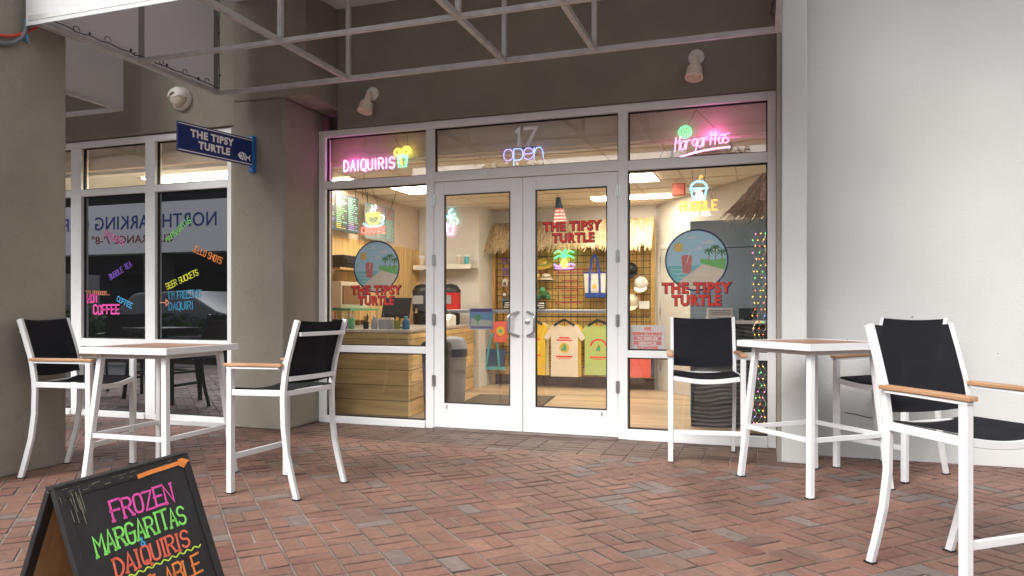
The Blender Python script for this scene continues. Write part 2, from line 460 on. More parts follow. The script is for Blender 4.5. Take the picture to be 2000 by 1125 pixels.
# lettering: printed (solid) and drawn (strokes)
def printed(b, text, fr, height, width=None, d0=0, d1=.002, bold=0.0, spacing=1.0, align='CENTER', shear=0):
    cu = bpy.data.curves.new('text', 'FONT'); cu.body = text; cu.align_x = align; cu.size = 1; cu.offset = bold; cu.space_character = spacing
    cu.resolution_u = 3; cu.shear = shear
    o = bpy.data.objects.new('text', cu); scn.collection.objects.link(o)
    bpy.context.view_layer.update()
    me = bpy.data.meshes.new_from_object(o.evaluated_get(bpy.context.evaluated_depsgraph_get()))
    xs = [v.co.x for v in me.vertices]; ys = [v.co.y for v in me.vertices]
    k = height / .72
    kx = k if width is None else width / max(1e-6, (max(xs) - min(xs)))
    O, ux, uy = [Vector(q) for q in fr]; N = ux.cross(uy)
    mid = (max(xs) + min(xs)) / 2 if align == 'CENTER' else 0
    top = [O + ux * ((v.co.x - mid) * kx) + uy * (v.co.y * k) + N * d1 for v in me.vertices]
    bot = [p - N * (d1 - d0) for p in top]
    n = len(top)
    fs = [tuple(p.vertices) for p in me.polygons]
    ec = {}
    for p in fs:
        for i in range(len(p)):
            e = (p[i], p[(i + 1) % len(p)]); ec[e] = 1
    side = [(a, b_, b_ + n, a + n) for (a, b_) in ec if (b_, a) not in ec]
    b.add(top + bot, fs + [tuple(i + n for i in f[::-1]) for f in fs] + [tuple(reversed(q)) for q in side])
    bpy.data.objects.remove(o); bpy.data.curves.remove(cu); bpy.data.meshes.remove(me)
    return b
_P = "02 08|~08 38 47 46 35 05"; _O = "~18 07 03 12 32 43 47 38 18"
FONT = {'A': "02 28 42|14 34", 'B': "05 02 08 38 47 46 35 05|35 44 43 32 02", 'C': "~47 38 18 07 03 12 32 43", 'D': "02 08|~08 28 46 44 22 02",
 'E': "48 08 02 42|05 35", 'F': "48 08 02|05 35", 'G': "~47 38 18 07 03 12 32 43 45|45 25", 'H': "08 02|48 42|05 45", 'I': "28 22", 'J': "~48 43 32 12 03",
 'K': "08 02|48 05 42", 'L': "08 02 42", 'M': "02 08 25 48 42", 'N': "02 08 42 48", 'O': _O, 'P': _P, 'Q': _O + "|23 41", 'R': _P + "|25 42",
 'S': "~47 38 18 07 06 15 35 44 43 32 12 03", 'T': "08 48|28 22", 'U': "~08 03 12 32 43 48", 'V': "08 22 48", 'W': "08 12 25 32 48", 'X': "08 42|02 48",
 'Y': "08 25 48|25 22", 'Z': "08 48 02 42", '1': "17 28 22", '7': "08 48 12", '&': "~42 17 18 28 27 04 03 12 22 44", "'": "28 27", '"': "18 17|28 27", '.': "22 23",
 'a': "~46 26 05 03 12 32 45|46 42", 'r': "06 02|~05 16 36", 'g': "~46 16 05 04 13 33 45|~46 41 30 10", 'i': "26 22|28 27", 't': "28 22|16 36",
 's': "~46 16 05 24 43 32 02", 'n': "06 02|~04 16 36 44 42", 'p': "06 00|~06 16 36 45 43 32 12 02", 'e': "~04 44 45 36 16 05 03 12 32 43", 'o': "~16 05 03 12 32 43 45 36 16",
 'm': "06 02|~04 16 24 22|~24 36 44 42"}
NARROW = {'I': .45, '1': .55, "'": .4, '.': .4, '"': .6, 'i': .45, ' ': .7}
def chaikin(p, it=2, closed=False):
    for _ in range(it):
        q = [] if closed else [p[0]]
        for i in range(len(p) - (0 if closed else 1)):
            a, b = p[i], p[(i + 1) % len(p)]
            q += [(a[0] * .75 + b[0] * .25, a[1] * .75 + b[1] * .25), (a[0] * .25 + b[0] * .75, a[1] * .25 + b[1] * .75)]
        if not closed: q.append(p[-1])
        p = q
    return p
def drawn(text, height, aspect=.62, gap=.28, jitter=0.0, slant=0.0, rise=0.0, rnd=None, serif=0.0, center=True):
    """lines of a hand-drawn or neon word: cap height `height`, list of 2D polylines centred on x"""
    rnd = rnd or random.Random(len(text)); lines = []; x = 0.0; u = height / 6
    wd = height * aspect
    for ch in text:
        nw = NARROW.get(ch, 1.0)
        if ch != ' ':
            jy = rnd.uniform(-1, 1) * jitter * height; js = 1 + rnd.uniform(-1, 1) * jitter
            ra = rnd.uniform(-1, 1) * jitter * .6
            for part in FONT[ch].split('|'):
                sm = part.startswith('~'); pts = []
                for tk in part.lstrip('~').split():
                    gx, gy = int(tk[0]), int(tk[1]) - 2
                    if ch in NARROW and ch != '"': gx = 2 if ch != '1' else gx
                    px_ = gx / 4 * wd if nw == 1 else (gx - 2) / 4 * wd * .9 + wd * nw / 2
                    py_ = gy * u * js + jy
                    px_, py_ = px_ - py_ * ra, py_ + px_ * ra
                    pts.append((x + px_ + slant * py_, py_))
                if sm:
                    cl = pts[0] == pts[-1]
                    pts = chaikin(pts[:-1], 2, True) if cl else chaikin(pts, 2)
                    if cl: pts.append(pts[0])
                lines.append(pts)
                if serif and not sm:
                    for e in (pts[0], pts[-1]): lines.append([(e[0] - serif * wd, e[1] - rnd.uniform(-.02, .02) * height), (e[0] + serif * wd, e[1] + rnd.uniform(-.02, .02) * height)])
        x += wd * nw + gap * wd
    tot = x - gap * wd
    off = tot / 2 if center else 0
    return [[(p[0] - off, p[1] + rise * (p[0] - off)) for p in l] for l in lines], tot
def strokes(b, lines, fr, wd, d0=0, d1=.0015):
    for l in lines: b.ribbon(l, fr, wd, d0, d1)
    return b
def neon(b, lines, fr, r, d, n=6):
    O, ux, uy = [Vector(q) for q in fr]; N = ux.cross(uy)
    for l in lines:
        q = [l[0]]
        for p in l[1:]:
            if math.hypot(p[0] - q[-1][0], p[1] - q[-1][1]) > 1e-4: q.append(p)
        if len(q) > 1: b.tube([O + ux * x + uy * y + N * d for x, y in q], r, n)
    return b
def fit(lines, width):
    xs = [p[0] for l in lines for p in l]; k = width / (max(xs) - min(xs)); mid = (max(xs) + min(xs)) / 2
    return [[((p[0] - mid) * k, p[1]) for p in l] for l in lines]

# ================================================================== GROUND
struct('ground', B().box(-150, 150, -150, 150, -.3, -.03), M['asphalt'])
struct('pavement', B().box(-30, 20, -1.5, .42, -.03, -.004), mat('pavement_concrete', (.3, .29, .28), .85, var=.12, scale=1.5, bump=.2))
struct('planting_bed', B().box(-24, -9.0, -1.2, -.1, -.004, .05), M['mulch'])
struct('joint_sand', B().box(-11, 5.5, .42, 6.9, -.03, -.0045), M['sand'])
def paving():
    b = B(); rnd = random.Random(3)
    # (the photo's field has brick red, tan, a few plum red and about one grey in seven)
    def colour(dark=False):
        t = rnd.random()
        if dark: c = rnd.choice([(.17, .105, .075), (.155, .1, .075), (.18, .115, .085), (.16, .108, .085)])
        elif t < .11: c = rnd.choice([(.225, .188, .168), (.2, .172, .155), (.235, .2, .175)])
        elif t < .55: c = rnd.choice([(.255, .142, .105), (.245, .138, .103), (.265, .148, .108)])
        elif t < .9: c = rnd.choice([(.262, .158, .115), (.272, .16, .115), (.25, .15, .11)])
        else: c = rnd.choice([(.235, .118, .092), (.225, .145, .115)])
        k = rnd.uniform(.92, 1.08)
        return tuple(q * k * s_ for q, s_ in zip(c, (.71, .64, .65)))
    def brick(cx, cy, ax, ay, hl, hw, dark=False):
        dz = rnd.uniform(-.0012, .0012); tx = rnd.uniform(-.0022, .0022); ty = rnd.uniform(-.0022, .0022)
        a = Vector((ax, ay, 0)); c = Vector((-ay, ax, 0)); O = Vector((cx, cy, 0))
        vs_ = []
        for (l, w_, z) in ((hl, hw, -.012), (hl, hw, -.003), (hl - .004, hw - .004, 0)):
            for sx, sy in ((-1, -1), (1, -1), (1, 1), (-1, 1)):
                vs_.append(O + a * l * sx + c * w_ * sy + Vector((0, 0, z + dz + tx * sx + ty * sy)))
        col = colour(dark); o0 = len(b.v)
        b.col = col; b.add(vs_, [(8, 9, 10, 11)])
        for k in range(4):                               # grimy edges down in the joint
            k2 = (k + 1) % 4
            b.f.append((o0 + k, o0 + k2, o0 + 4 + k2, o0 + 4 + k)); b.c.append((.045, .036, .03))
            b.f.append((o0 + 4 + k, o0 + 4 + k2, o0 + 8 + k2, o0 + 8 + k)); b.c.append(tuple(q * .62 for q in col))
        b.col = None
    a = .2125; d = math.sqrt(.5)
    Ox, Oy = -2.087, 4.11
    for i in range(-60, 60):
        for j in range(-60, 60):
            cx = Ox + (i + .5) * a * d - (j + .5) * a * d; cy = Oy + (i + .5) * a * d + (j + .5) * a * d
            if not (-9.4 < cx < 4.6 and .62 < cy < 6.75): continue
            if -4.6 < cx < .3 and cy > 5.83: continue
            for s in (-1, 1):
                if (i + j) % 2: brick(cx + s * a / 4 * d, cy + s * a / 4 * d, -d, d, a / 2 - .0048, a / 4 - .0048)
                else: brick(cx - s * a / 4 * d, cy + s * a / 4 * d, d, d, a / 2 - .0048, a / 4 - .0048)
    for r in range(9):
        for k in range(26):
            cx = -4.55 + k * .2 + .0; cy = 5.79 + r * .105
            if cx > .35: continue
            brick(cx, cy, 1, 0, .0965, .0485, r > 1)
    return b
struct('paving', paving(), M['bricks'], recalc=False)

# ================================================================== SHOP BUILDING
FY = 6.70                                   # street face of the glazed shopfront
bld = thing('shop_building', 'brown stucco shop building with white framed glass doors and tall shop windows', 'building', (-2.2, 6.7, 0))
def part(name, b, m, **k): return b.build(name, m, bld, **k)
b = B()
b.box(-4.2, .105, 6.65, 6.95, 3.075, 9)                         # above the doors
b.box(-9.2, -5.05, 6.20, 6.5, 3.08, 9)                          # above the window at left
b.box(-14, -9.2, 6.20, 6.5, 0, 9)
part('wall', b, M['brown'], bevel=.006)
b = B(); b.box(-5.05, -4.452, 6.08, 6.96, 0, 3.27); b.box(-5.05, -4.2, 6.08, 6.955, 3.272, 9)
part('column', b, M['brown'], bevel=.02, seg=3)
part('wall_return', B().box(.102, .134, 6.10, 6.95, 0, 9), M['brown'])
b = B(); b.box(.134, .318, 6.07, 6.95, 0, 9)
part('pilaster', b, M['white_wall'], bevel=.012)
part('white_wall', B().box(.318, 6, 6.47, 6.95, 0, 9), M['white_wall'])
b = B(); x = .36
pts = []
for i in range(14): pts.append((.62 + i * .075, 6.4655, .36 - i * .0125 + .004 * math.sin(i * 2.1)))
b.tube(pts, .0025, 5)
part('wall_crack', b, M['black'])
rs = random.Random(8)
for i in range(9):
    x, z, q = rs.uniform(.4, 2.6), rs.choice((rs.uniform(.03, .5), rs.uniform(.3, 1.3))), rs.uniform(.004, .011)
    part('scuff_mark', B().prism([(q * rs.uniform(.6, 1.5) * math.cos(a), q * rs.uniform(.4, .9) * math.sin(a)) for a in [k * .785 for k in range(8)]], ((x, 6.469, z), (1, 0, 0), (0, 0, 1)), 0, .0006), M['grey_scuff'])
part('shade_overhang', B().box(-14, 6, 3.3, 6.068, 5.7, 8.6), M['brown'])  # unseen overhang, reach and height set to shade the upper walls
part('roof', B().box(-14, 6, 6.95, 14, 3.15, 8.6), M['brown'])

# shopfront frame (one piece of white aluminium), panes, two doors
f = B()
Y0, Y1 = FY - .012, FY + .10
def fbar(x0, x1, z0, z1, y0=Y0, y1=Y1): f.box(x0, x1, y0, y1, z0, z1)
fbar(-4.452, -4.375, 0, 3.07); fbar(.034, .102, 0, 3.07)
fbar(-3.205, -3.118, 0, 3.0); fbar(-1.262, -1.175, 0, 3.0)
fbar(-4.375, .034, 3.0, 3.07)
fbar(-4.375, -3.205, 2.455, 2.535); fbar(-3.118, -1.262, 2.462, 2.56); fbar(-1.175, .034, 2.46, 2.548)
fbar(-4.375, -3.205, .742, .812); fbar(-1.175, .034, .748, .814)
fbar(-4.375, -3.205, 0, .068, FY - .03); fbar(-1.175, .034, 0, .092, FY - .03)
part('window_frame', f, M['frame'], bevel=.004)
def pane(x0, x1, z0, z1, y, m=None, name='window'):
    g = B()
    for q in ((x0, x0 + .012, z0, z1), (x1 - .012, x1, z0, z1), (x0 + .012, x1 - .012, z0, z0 + .012), (x0 + .012, x1 - .012, z1 - .012, z1)):
        g.box(q[0], q[1], y - .014, y + .014, q[2], q[3])
    wn = part(name, g, M['rubber'])
    B().box(x0 + .004, x1 - .004, y - .003, y + .003, z0 + .004, z1 - .004).build('pane', m or M['glass'], wn)
GY = FY + .045
for q in ((-4.375, -3.205, 2.535, 3.0), (-3.118, -1.262, 2.56, 3.0), (-1.175, .034, 2.548, 3.0), (-4.375, -3.205, .812, 2.455), (-1.175, .034, .814, 2.46),
          (-4.375, -3.205, .068, .742), (-1.175, .034, .092, .748)):
    pane(*q, GY)
def door(x0, x1, gx0, gx1, hinge_x, hx, lock):
    d = B(); y0, y1 = FY - .004, FY + .05
    d.box(x0, gx0, y0, y1, .015, 2.455); d.box(gx1, x1, y0, y1, .015, 2.455)
    d.box(gx0, gx1, y0, y1, .015, .258); d.box(gx0, gx1, y0, y1, 2.328, 2.455)
    dr = part('door', d, M['frame'], bevel=.003)
    g = B()
    for q in ((gx0, gx0 + .008, .258, 2.328), (gx1 - .008, gx1, .258, 2.328), (gx0 + .008, gx1 - .008, .258, .266), (gx0 + .008, gx1 - .008, 2.32, 2.328)):
        g.box(q[0], q[1], FY - .007, FY + .03, q[2], q[3])
    g.build('gasket', M['rubber'], dr)
    B().box(gx0 + .008, gx1 - .008, FY + .018, FY + .024, .266, 2.32).build('pane', M['glass'], dr)
    for z in (.42, 1.03, 1.62, 2.22):
        h = B(); h.lathe([(.011, 0), (.011, .115)], (hinge_x, FY - .018, z), n=10); h.box(hinge_x - .02, hinge_x + .02, FY - .0162, FY - .006, z + .004, z + .11)
        h.build('hinge', M['steel'], dr, smooth=True)
    s = 1 if hx > (x0 + x1) / 2 else -1
    pts = []
    for i in range(11):                      # bowed pull handle
        t = i / 10; z = .935 + .23 * t
        e = min(1, min(t, 1 - t) / .2); e = math.sin(e * math.pi / 2)
        pts.append((hx - s * .085 * e, FY - .012 - .055 * e, z))
    h = B(); h.tube([(pts[0][0], FY, pts[0][2])] + pts + [(pts[-1][0], FY, pts[-1][2])], .0125, 10)
    h.build('handle', M['steel'], dr, smooth=True)
    p = B(); p.box(gx0 - .03, gx1 + .03, FY + .075, FY + .10, 1.155, 1.185)
    for x in (gx0 - .02, gx1 + .0): p.box(x, x + .02, FY + .05, FY + .0752, 1.15, 1.19)
    p.build('push_bar', M['steel'], dr, bevel=.004)
    if lock:
        B().lathe([(.026, 0), (.024, .008), (.012, .012)], (x0 + .045, FY - .004, 1.07), (0, -1, 0), n=20).build('lock', M['steel'], dr, smooth=True)
    k = B(); k.box(gx0 + .02 if lock is False else gx1 - .055, gx0 + .035 if lock is False else gx1 - .04, FY - .007, FY - .003, .2, .238)
    k.build('door_label', M['steel'], dr)
door(-3.115, -2.188, -3.005, -2.312, -3.116, -2.225, False)
door(-2.18, -1.265, -2.056, -1.366, -1.264, -2.135, True)
part('threshold', B().box(-3.118, -1.262, 6.63, 6.82, -.004, .012), M['sand'])

# window at left: white frame, dark film behind the large panes
LY = 6.25
f = B()
def lbar(x0, x1, z0, z1, y0=LY - .012, y1=LY + .09): f.box(x0, x1, y0, y1, z0, z1)
lbar(-5.255, -5.185, 0, 3.07); lbar(-6.338, -6.204, 0, 3.0); lbar(-7.41, -7.256, 0, 3.0); lbar(-8.5, -8.35, 0, 3.0); lbar(-9.2, -9.1, 0, 3.07)
lbar(-9.1, -5.255, 3.0, 3.07)
bays = ((-6.204, -5.255), (-7.256, -6.338), (-8.35, -7.41), (-9.1, -8.5))
for x0, x1 in bays:
    lbar(x0, x1, 2.454, 2.53); lbar(x0, x1, .775, .862); lbar(x0, x1, 0, .062, LY - .03)
part('window_frame', f, M['frame'], bevel=.004)
part('wall_jamb', B().box(-5.185, -5.05, 6.215, 6.5, 0, 3.075), M['brown'])
for x0, x1 in bays:
    pane(x0, x1, 2.53, 3.0, LY + .04)
    pane(x0, x1, .862, 2.454, LY + .04, M['glass_film']); pane(x0, x1, .062, .775, LY + .04, M['glass_film'])

# inside shell
struct('floor', B().box(-5.2, 2.4, FY + .1, 11.2, -.03, .004), M['infloor'])
CZ = 2.74
b = B(); b.box(-5.2, 2.4, 6.95, 11.1, CZ, CZ + .05)
cl = part('ceiling', b, M['ceil'])
g = B()
for i in range(13): g.box(-5.18 + i * .61, -5.158 + i * .61, 6.951, 11.0, CZ - .004, CZ + .002)
for i in range(8): g.box(-5.19, 2.39, 7.05 + i * .61, 7.072 + i * .61, CZ - .0055, CZ + .001)
g.build('ceiling_grid', M['beige'], cl)
part('bulkhead', B().box(-4.452, .102, 6.86, 6.948, 2.76, 3.074), M['beige'])
b = B(); b.box(-5.2, 1.5, 10.98, 11.1, 0, CZ)
part('back_wall', b, M['inwhite'])
part('pine_wall', B().box(-5.2, -5.05, 6.97, 11.0, 0, 2.1), M['pine'])
part('upper_wall', B().box(-5.2, -5.06, 6.97, 11.0, 2.1, CZ), M['beige'])
b = B(); b.box(-5.05, -4.05, 10.3, 10.98, 0, CZ)
part('white_partition', b, M['inwhite'])
b = B(); b.prism([(-1.5, 10.98), (-.0, 8.84), (.08, 8.9), (-1.42, 11.04)], ((0, 0, 0), (1, 0, 0), (0, 1, 0)), 0, CZ)
part('angled_wall', b, mat('angled_wall_paint', (.56, .53, .48), .75))
dv = Vector((1.5, -2.14, 0)).normalized(); dn = Vector((-dv.y, dv.x, 0)) * -1
def ang(t, z, off): p = Vector((-1.5, 10.98, 0)) + dv * t + dn * off; return (p.x, p.y, z)
g = B()
for (t0, t1, z0, z1) in ((.1, .17, 0, 2.13), (1.03, 1.1, 0, 2.13), (.17, 1.03, 2.06, 2.13)):
    g.add([ang(t0, z0, .001), ang(t1, z0, .001), ang(t1, z0, .03), ang(t0, z0, .03), ang(t0, z1, .001), ang(t1, z1, .001), ang(t1, z1, .03), ang(t0, z1, .03)],
          [(3, 2, 1, 0), (4, 5, 6, 7), (0, 1, 5, 4), (1, 2, 6, 5), (2, 3, 7, 6), (3, 0, 4, 7)])
idr = part('inner_door', g, M['inwhite'])
g = B(); g.add([ang(t, z, o) for z in (.01, 2.06) for (t, o) in ((.18, .002), (1.02, .002), (1.02, .014), (.18, .014))], [(3, 2, 1, 0), (4, 5, 6, 7), (0, 1, 5, 4), (1, 2, 6, 5), (2, 3, 7, 6), (3, 0, 4, 7)])
g.build('door_leaf', mat('door_white', (.62, .6, .56), .5), idr)
for z in (.3, 1.1, 1.85):
    g = B(); p = ang(.175, z, .03); g.lathe([(.012, 0), (.012, .1)], p, n=8); g.build('hinge', M['steel'], idr)
part('side_wall', B().box(2.3, 2.4, 6.95, 11.1, 0, CZ), M['inwhite'])
part('blue_wall', B().box(-.765, 1.6, 8.3, 8.38, 0, 2.16), M['blue_wall'], bevel=.004)
part('wall_seam', B().box(-.763, 1.6, 8.2965, 8.3, 1.855, 1.863), M['black'])
# room behind the dark window
b = B(); b.box(-9.2, -5.21, 6.5, 11.1, CZ, CZ + .05)
part('ceiling', b, M['inwhite'])
part('bulkhead', B().box(-9.2, -5.06, 6.42, 6.498, 2.78, 3.078), M['beige'])
b = B(); b.box(-9.3, -5.22, 9.4, 9.5, 0, CZ); b.box(-9.3, -9.21, 6.5, 9.4, 0, CZ)
part('side_room_wall', b, M['inwhite'])
struct('side_room_floor', B().box(-9.2, -5.21, 6.35, 9.4, -.03, .003), M['inwhite'])

# slatted wall with black wire grid, timber base
b = B(); b.box(-4.2, -1.52, 10.93, 10.978, .16, 2.45)
sw = part('slat_wall', b, M['slat'])
part('slat_wall_edge', B().box(-4.05, -4.0, 10.86, 10.929, 0, 2.2), M['pine'])
part('slat_base', B().box(-4.0, -1.52, 10.88, 10.929, .005, .16), mat('dark_timber', (.12, .075, .045), .7, var=.3, scale=8))

# ================================================================== LAMPS IN THE SHOP
def ceiling_light(x0, x1, y0, y1, label, power, z=CZ, group='ceiling light panels'):
    t = thing('ceiling_light', label, 'ceiling light', ((x0 + x1) / 2, (y0 + y1) / 2, z - .02), 0, group)
    g = B()
    for q in ((x0, x0 + .03, y0, y1), (x1 - .03, x1, y0, y1), (x0 + .03, x1 - .03, y0, y0 + .03), (x0 + .03, x1 - .03, y1 - .03, y1)): g.box(q[0], q[1], q[2], q[3], z - .018, z - .006)
    g.build('frame', M['inwhite'], t)
    B().box(x0 + .03, x1 - .03, y0 + .03, y1 - .03, z - .014, z - .007).build('diffuser', LM, t)
LM = emit('light_diffuser', (1, .9, .74), 6.5 * LAMP)
ceiling_light(-5.0, -4.55, 7.5, 8.15, 'lit ceiling panel above the two menu boards', 1)
ceiling_light(-4.5, -3.9, 8.27, 8.88, 'lit ceiling panel seen beside the upper left corner of the left door', 1)
ceiling_light(-2.75, -1.95, 8.3, 8.9, 'lit ceiling panel above the door mat, hidden behind the door head', 1)
ceiling_light(-1.66, -1.15, 8.3, 8.92, 'lit ceiling panel in the top left corner of the right shop window', 1)
ceiling_light(-2.3, -1.15, 9.95, 10.3, 'long lit ceiling strip across the right door and the right shop window', 1)
ceiling_light(-.35, .8, 10.2, 10.6, 'lit ceiling panel behind the blue wall and the hanging thatch', 1)
ceiling_light(-6.95, -5.35, 6.72, 7.12, 'lit ceiling panel seen through the upper pane of the dark window beside the column', 1)
def vent(x, y, label, ry=.3, rx=.3, z=CZ):
    t = thing('air_vent', label, 'air vent', (x, y, z - .03), 0)
    g = B(); g.box(x - rx, x + rx, y - ry, y + ry, z - .012, z - .007); g.build('plate', M['beige'], t)
    vd = bpy.data.materials.get('vent_dark') or mat('vent_dark', (.12, .1, .08), .7)
    for i in range(4):
        k = .2 + i * .2; g = B()
        for a in range(4):
            q = B(); q.box(-rx * k, rx * k - .02, -rx * k, -rx * k + .02, 0, .0079); q.moved(Matrix.Translation((x, y, z - .02)) @ Matrix.Rotation(a * math.pi / 2, 4, 'Z')); g.add(q.v, q.f)
        g.build('louvre', vd, t)
ceiling_light(-6.4, -5.5, 8.3, 9.2, 'unseen lit panel added deep in the room behind the dark window to brighten it', 1)  # extra panel out of sight, added to brighten this room's ceiling
vent(-.42, 7.75, 'square ceiling air vent beside the lit panel in the right shop window')
vent(-6.9, 7.6, 'square ceiling air vent seen through the upper panes of the dark window')

# ================================================================== AWNINGS
AX0, AX1, AYF, AYB, AZ = -5.01, .125, 3.88, 5.82, 3.28
def awning(name, label, x0, x1, yb, trusses, ztop=4.26, group='awnings over the shopfronts'):
    t = thing(name, label, 'awning', ((x0 + x1) / 2, yb, AZ), 0, group)
    zf = 3.78
    def roofz(y): return zf + (ztop - zf) * (y - AYF) / (yb - AYF)
    th = .006
    # fabric: two ends, front, top -- each a thin skin with its own thickness
    for nm, xa, xb in (('side_panel', x0 - th, x0), ('side_panel', x1, x1 + th)):
        b = B(); b.prism([(AYF, AZ - .02), (yb + .02, AZ - .02), (yb + .02, ztop), (AYF, zf)], ((xa, 0, 0), (0, 1, 0), (0, 0, 1)), 0, xb - xa)
        pn = b.build(nm, M['awning'], t)
        if xa < x0:
            b = B()
            ym = AYF + (yb - AYF) * .52
            b.box(x0 + .001, x0 + .006, ym - .03, ym + .03, AZ + .02, roofz(ym) - .01); b.build('seam', M['awning_grey'], pn)
            b = B(); b.box(x0 + .001, x0 + .006, yb - .06, yb, AZ + .02, ztop - .02)
            b.build('seam', M['awning_grey'], pn)
    B().box(x0 - th, x1 + th, AYF - th - .012, AYF - .012, AZ - .05, zf).build('front_panel', M['awning'], t)
    b = B(); b.prism([(AYF - .02, zf), (yb + .02, ztop), (6.64, ztop + .05), (6.64, ztop + .065), (yb + .02, ztop + .015), (AYF - .02, zf + .015)], ((x0 - th, 0, 0), (0, 1, 0), (0, 0, 1)), 0, x1 - x0 + 2 * th)
    b.build('top_panel', M['awning'], t)
    ym = (AYF + yb) / 2 - .02
    q = .042
    b = B()
    b.bar([(x0 + .02, AYF, AZ), (x1, AYF, AZ)], q, q); b.bar([(x0 + .02, yb, AZ), (x1, yb, AZ)], q, q)
    b.bar([(x0 + .04, ym, AZ), (x1 - .02, ym, AZ)], q * .85, q * .85)
    b.bar([(x0 + .022, AYF + .022, AZ), (x0 + .022, yb - .022, AZ)], q, q); b.bar([(x1 - .022, AYF + .022, AZ), (x1 - .022, yb - .022, AZ)], q, q)
    b.bar([(x0 + .02, yb, ztop - .03), (x1, yb, ztop - .03)], q, q)
    b.build('frame', M['galv'], t, bevel=.003)
    for x in trusses:
        b = B()
        b.bar([(x, AYF + .02, AZ), (x, ym - .018, AZ)], q, q); b.bar([(x, ym + .018, AZ), (x, yb - .021, AZ)], q, q)
        b.bar([(x, yb, AZ + .021), (x, yb, ztop - .052)], q * .9, q * .9); b.bar([(x, ym, AZ + .018), (x, ym, roofz(ym) - .01)], q * .9, q * .9)
        b.bar([(x, AYF + .0, zf - .03), (x, yb - .03, ztop - .045)], q, q)
        b.build('truss', M['galv'], t, bevel=.003)
    return t
awning('awning', 'large awning of pale fabric on an open tube frame over the glass doors', AX0, AX1, AYB, (-3.56, -2.06, -1.29))
awning('awning', 'grey awning partly hidden behind the stucco pillar at left', -11.5, -6.33, 5.92, (-8.0, -9.7))
# dark string of party lights clipped along the inside of the frame
rnd = random.Random(5)
def light_string(label, path, n):
    t = thing('light_string', label, 'string lights', path[0], 0, 'unlit string lights on the awning frame')
    L = []
    for a, c in zip(path[:-1], path[1:]):
        k = max(2, int((Vector(c) - Vector(a)).length / .055))
        L += [Vector(a).lerp(Vector(c), i / k) for i in range(k)]
    L.append(Vector(path[-1]))
    pts = [p + Vector((rnd.uniform(-.006, .006), rnd.uniform(-.006, .006), rnd.uniform(-.008, .012))) for p in L]
    b = B(); b.tube(pts, .0045, 5)
    for i in range(6, len(pts) - 4, 5):                                  # slack loops
        c = pts[i]; r = rnd.uniform(.014, .03)
        d = (pts[i + 1] - pts[i]).normalized()
        b.tube([c + d * r * math.cos(a) + Vector((0, 0, r * (math.sin(a) + .7))) for a in [k * .7 + rnd.uniform(-.1, .1) for k in range(rnd.choice((6, 7, 8)))]], .0035, 5)
    b.build('cable', M['wire'], t)
    b = B()
    for i in range(3, len(pts), 7): b.lathe([(.003, 0), (.009, .006), (.009, .018), (.004, .026)], pts[i] + Vector((0, 0, .004)), (rnd.uniform(-.4, .4), rnd.uniform(-.4, .4), 1), n=6)
    b.build('bulbs', M['black'], t)
light_string('black string of unlit bulbs looped along the left end and front of the big awning', [(-3.2, AYF + .05, AZ + .03), (AX0 + .07, AYF + .05, AZ + .03), (AX0 + .06, AYB - .05, AZ + .03), (AX0 + .05, AYB - .04, AZ + .9)], 1)
light_string('black string of unlit bulbs at the right end of the awning near the white wall', [(AX1 - .06, AYF + .2, AZ + .03), (AX1 - .06, AYB - .04, AZ + .03), (AX1 - .05, AYB - .04, AZ + .5)], 1)
# pillar at far left, cables beside it
t = thing('stucco_pillar', 'brown stucco pillar at the left edge, behind the black armchair', 'pillar', (-5.4, 3.8, 0))
B().box(-5.75, -5.1, 3.3, 4.26, -.004, 6.4).build('shaft', M['brown'], t, bevel=.02, seg=3)
t = thing('cable_bundle', 'red and grey cables hanging at the corner of the awning by the left pillar', 'cable', (-5.07, 3.8, 3.0))
def cab(p, m, r, nm): B().tube(chaikin3(p), r, 7).build(nm, m, t, smooth=True)
def chaikin3(p, it=2):
    p = [Vector(q) for q in p]
    for _ in range(it):
        q = [p[0]]
        for i in range(len(p) - 1): q += [p[i].lerp(p[i + 1], .25), p[i].lerp(p[i + 1], .75)]
        q.append(p[-1]); p = q
    return p
cab([(-5.05, 3.98, 3.27), (-5.07, 3.86, 3.17), (-5.08, 3.75, 3.12), (-5.08, 3.55, 3.1)], mat('red_cable', (.45, .05, .03), .5), .011, 'red_cable')
cab([(-5.05, 3.9, 3.27), (-5.07, 3.88, 3.15), (-5.08, 3.76, 3.06), (-5.08, 3.6, 3.05), (-5.08, 3.45, 3.1)], mat('grey_cable', (.12, .12, .15), .5), .017, 'grey_cable')
B().bar([(-5.075, 3.91, 3.3), (-5.075, 3.91, 3.14)], .022, .022).build('conduit', mat('blue_conduit', (.1, .25, .4), .5), t)

# ================================================================== WALL LAMPS
t = thing('bulkhead_lamp', 'round white wall lamp with hooded glass above the navy hanging sign', 'wall lamp', (0, 0, 0))
lx, lz = at(356, 194, 6.19); t.location = (lx, 6.19, lz)
b = B(); b.lathe([(.118, 0), (.122, .03), (.112, .05), (.1, .052)], (lx, 6.20, lz), (0, -1, 0), 32); b.build('base', M['lamp_white'], t, smooth=True)
b = B(); b.lathe([(.1, .05), (.094, .085), (.07, .115), (.03, .13), (.004, .133)], (lx, 6.20, lz), (0, -1, 0), 32); b.build('glass', M['lens'], t, smooth=True)
b = B(); n = 18                                                          # hood over the upper half
rings = [(.112, .045), (.108, .09), (.083, .13), (.04, .148)]
vs_ = []
for r, h in rings:
    for k in range(n + 1):
        a = math.pi * k / n; vs_.append((lx + r * math.cos(a), 6.20 - h, lz + r * math.sin(a) + .004))
vs2 = [(lx + (p[0] - lx) * .95, p[1] + .004, lz + (p[2] - lz) * .95) for p in vs_]
fs = []; m1 = n + 1; off = len(vs_)
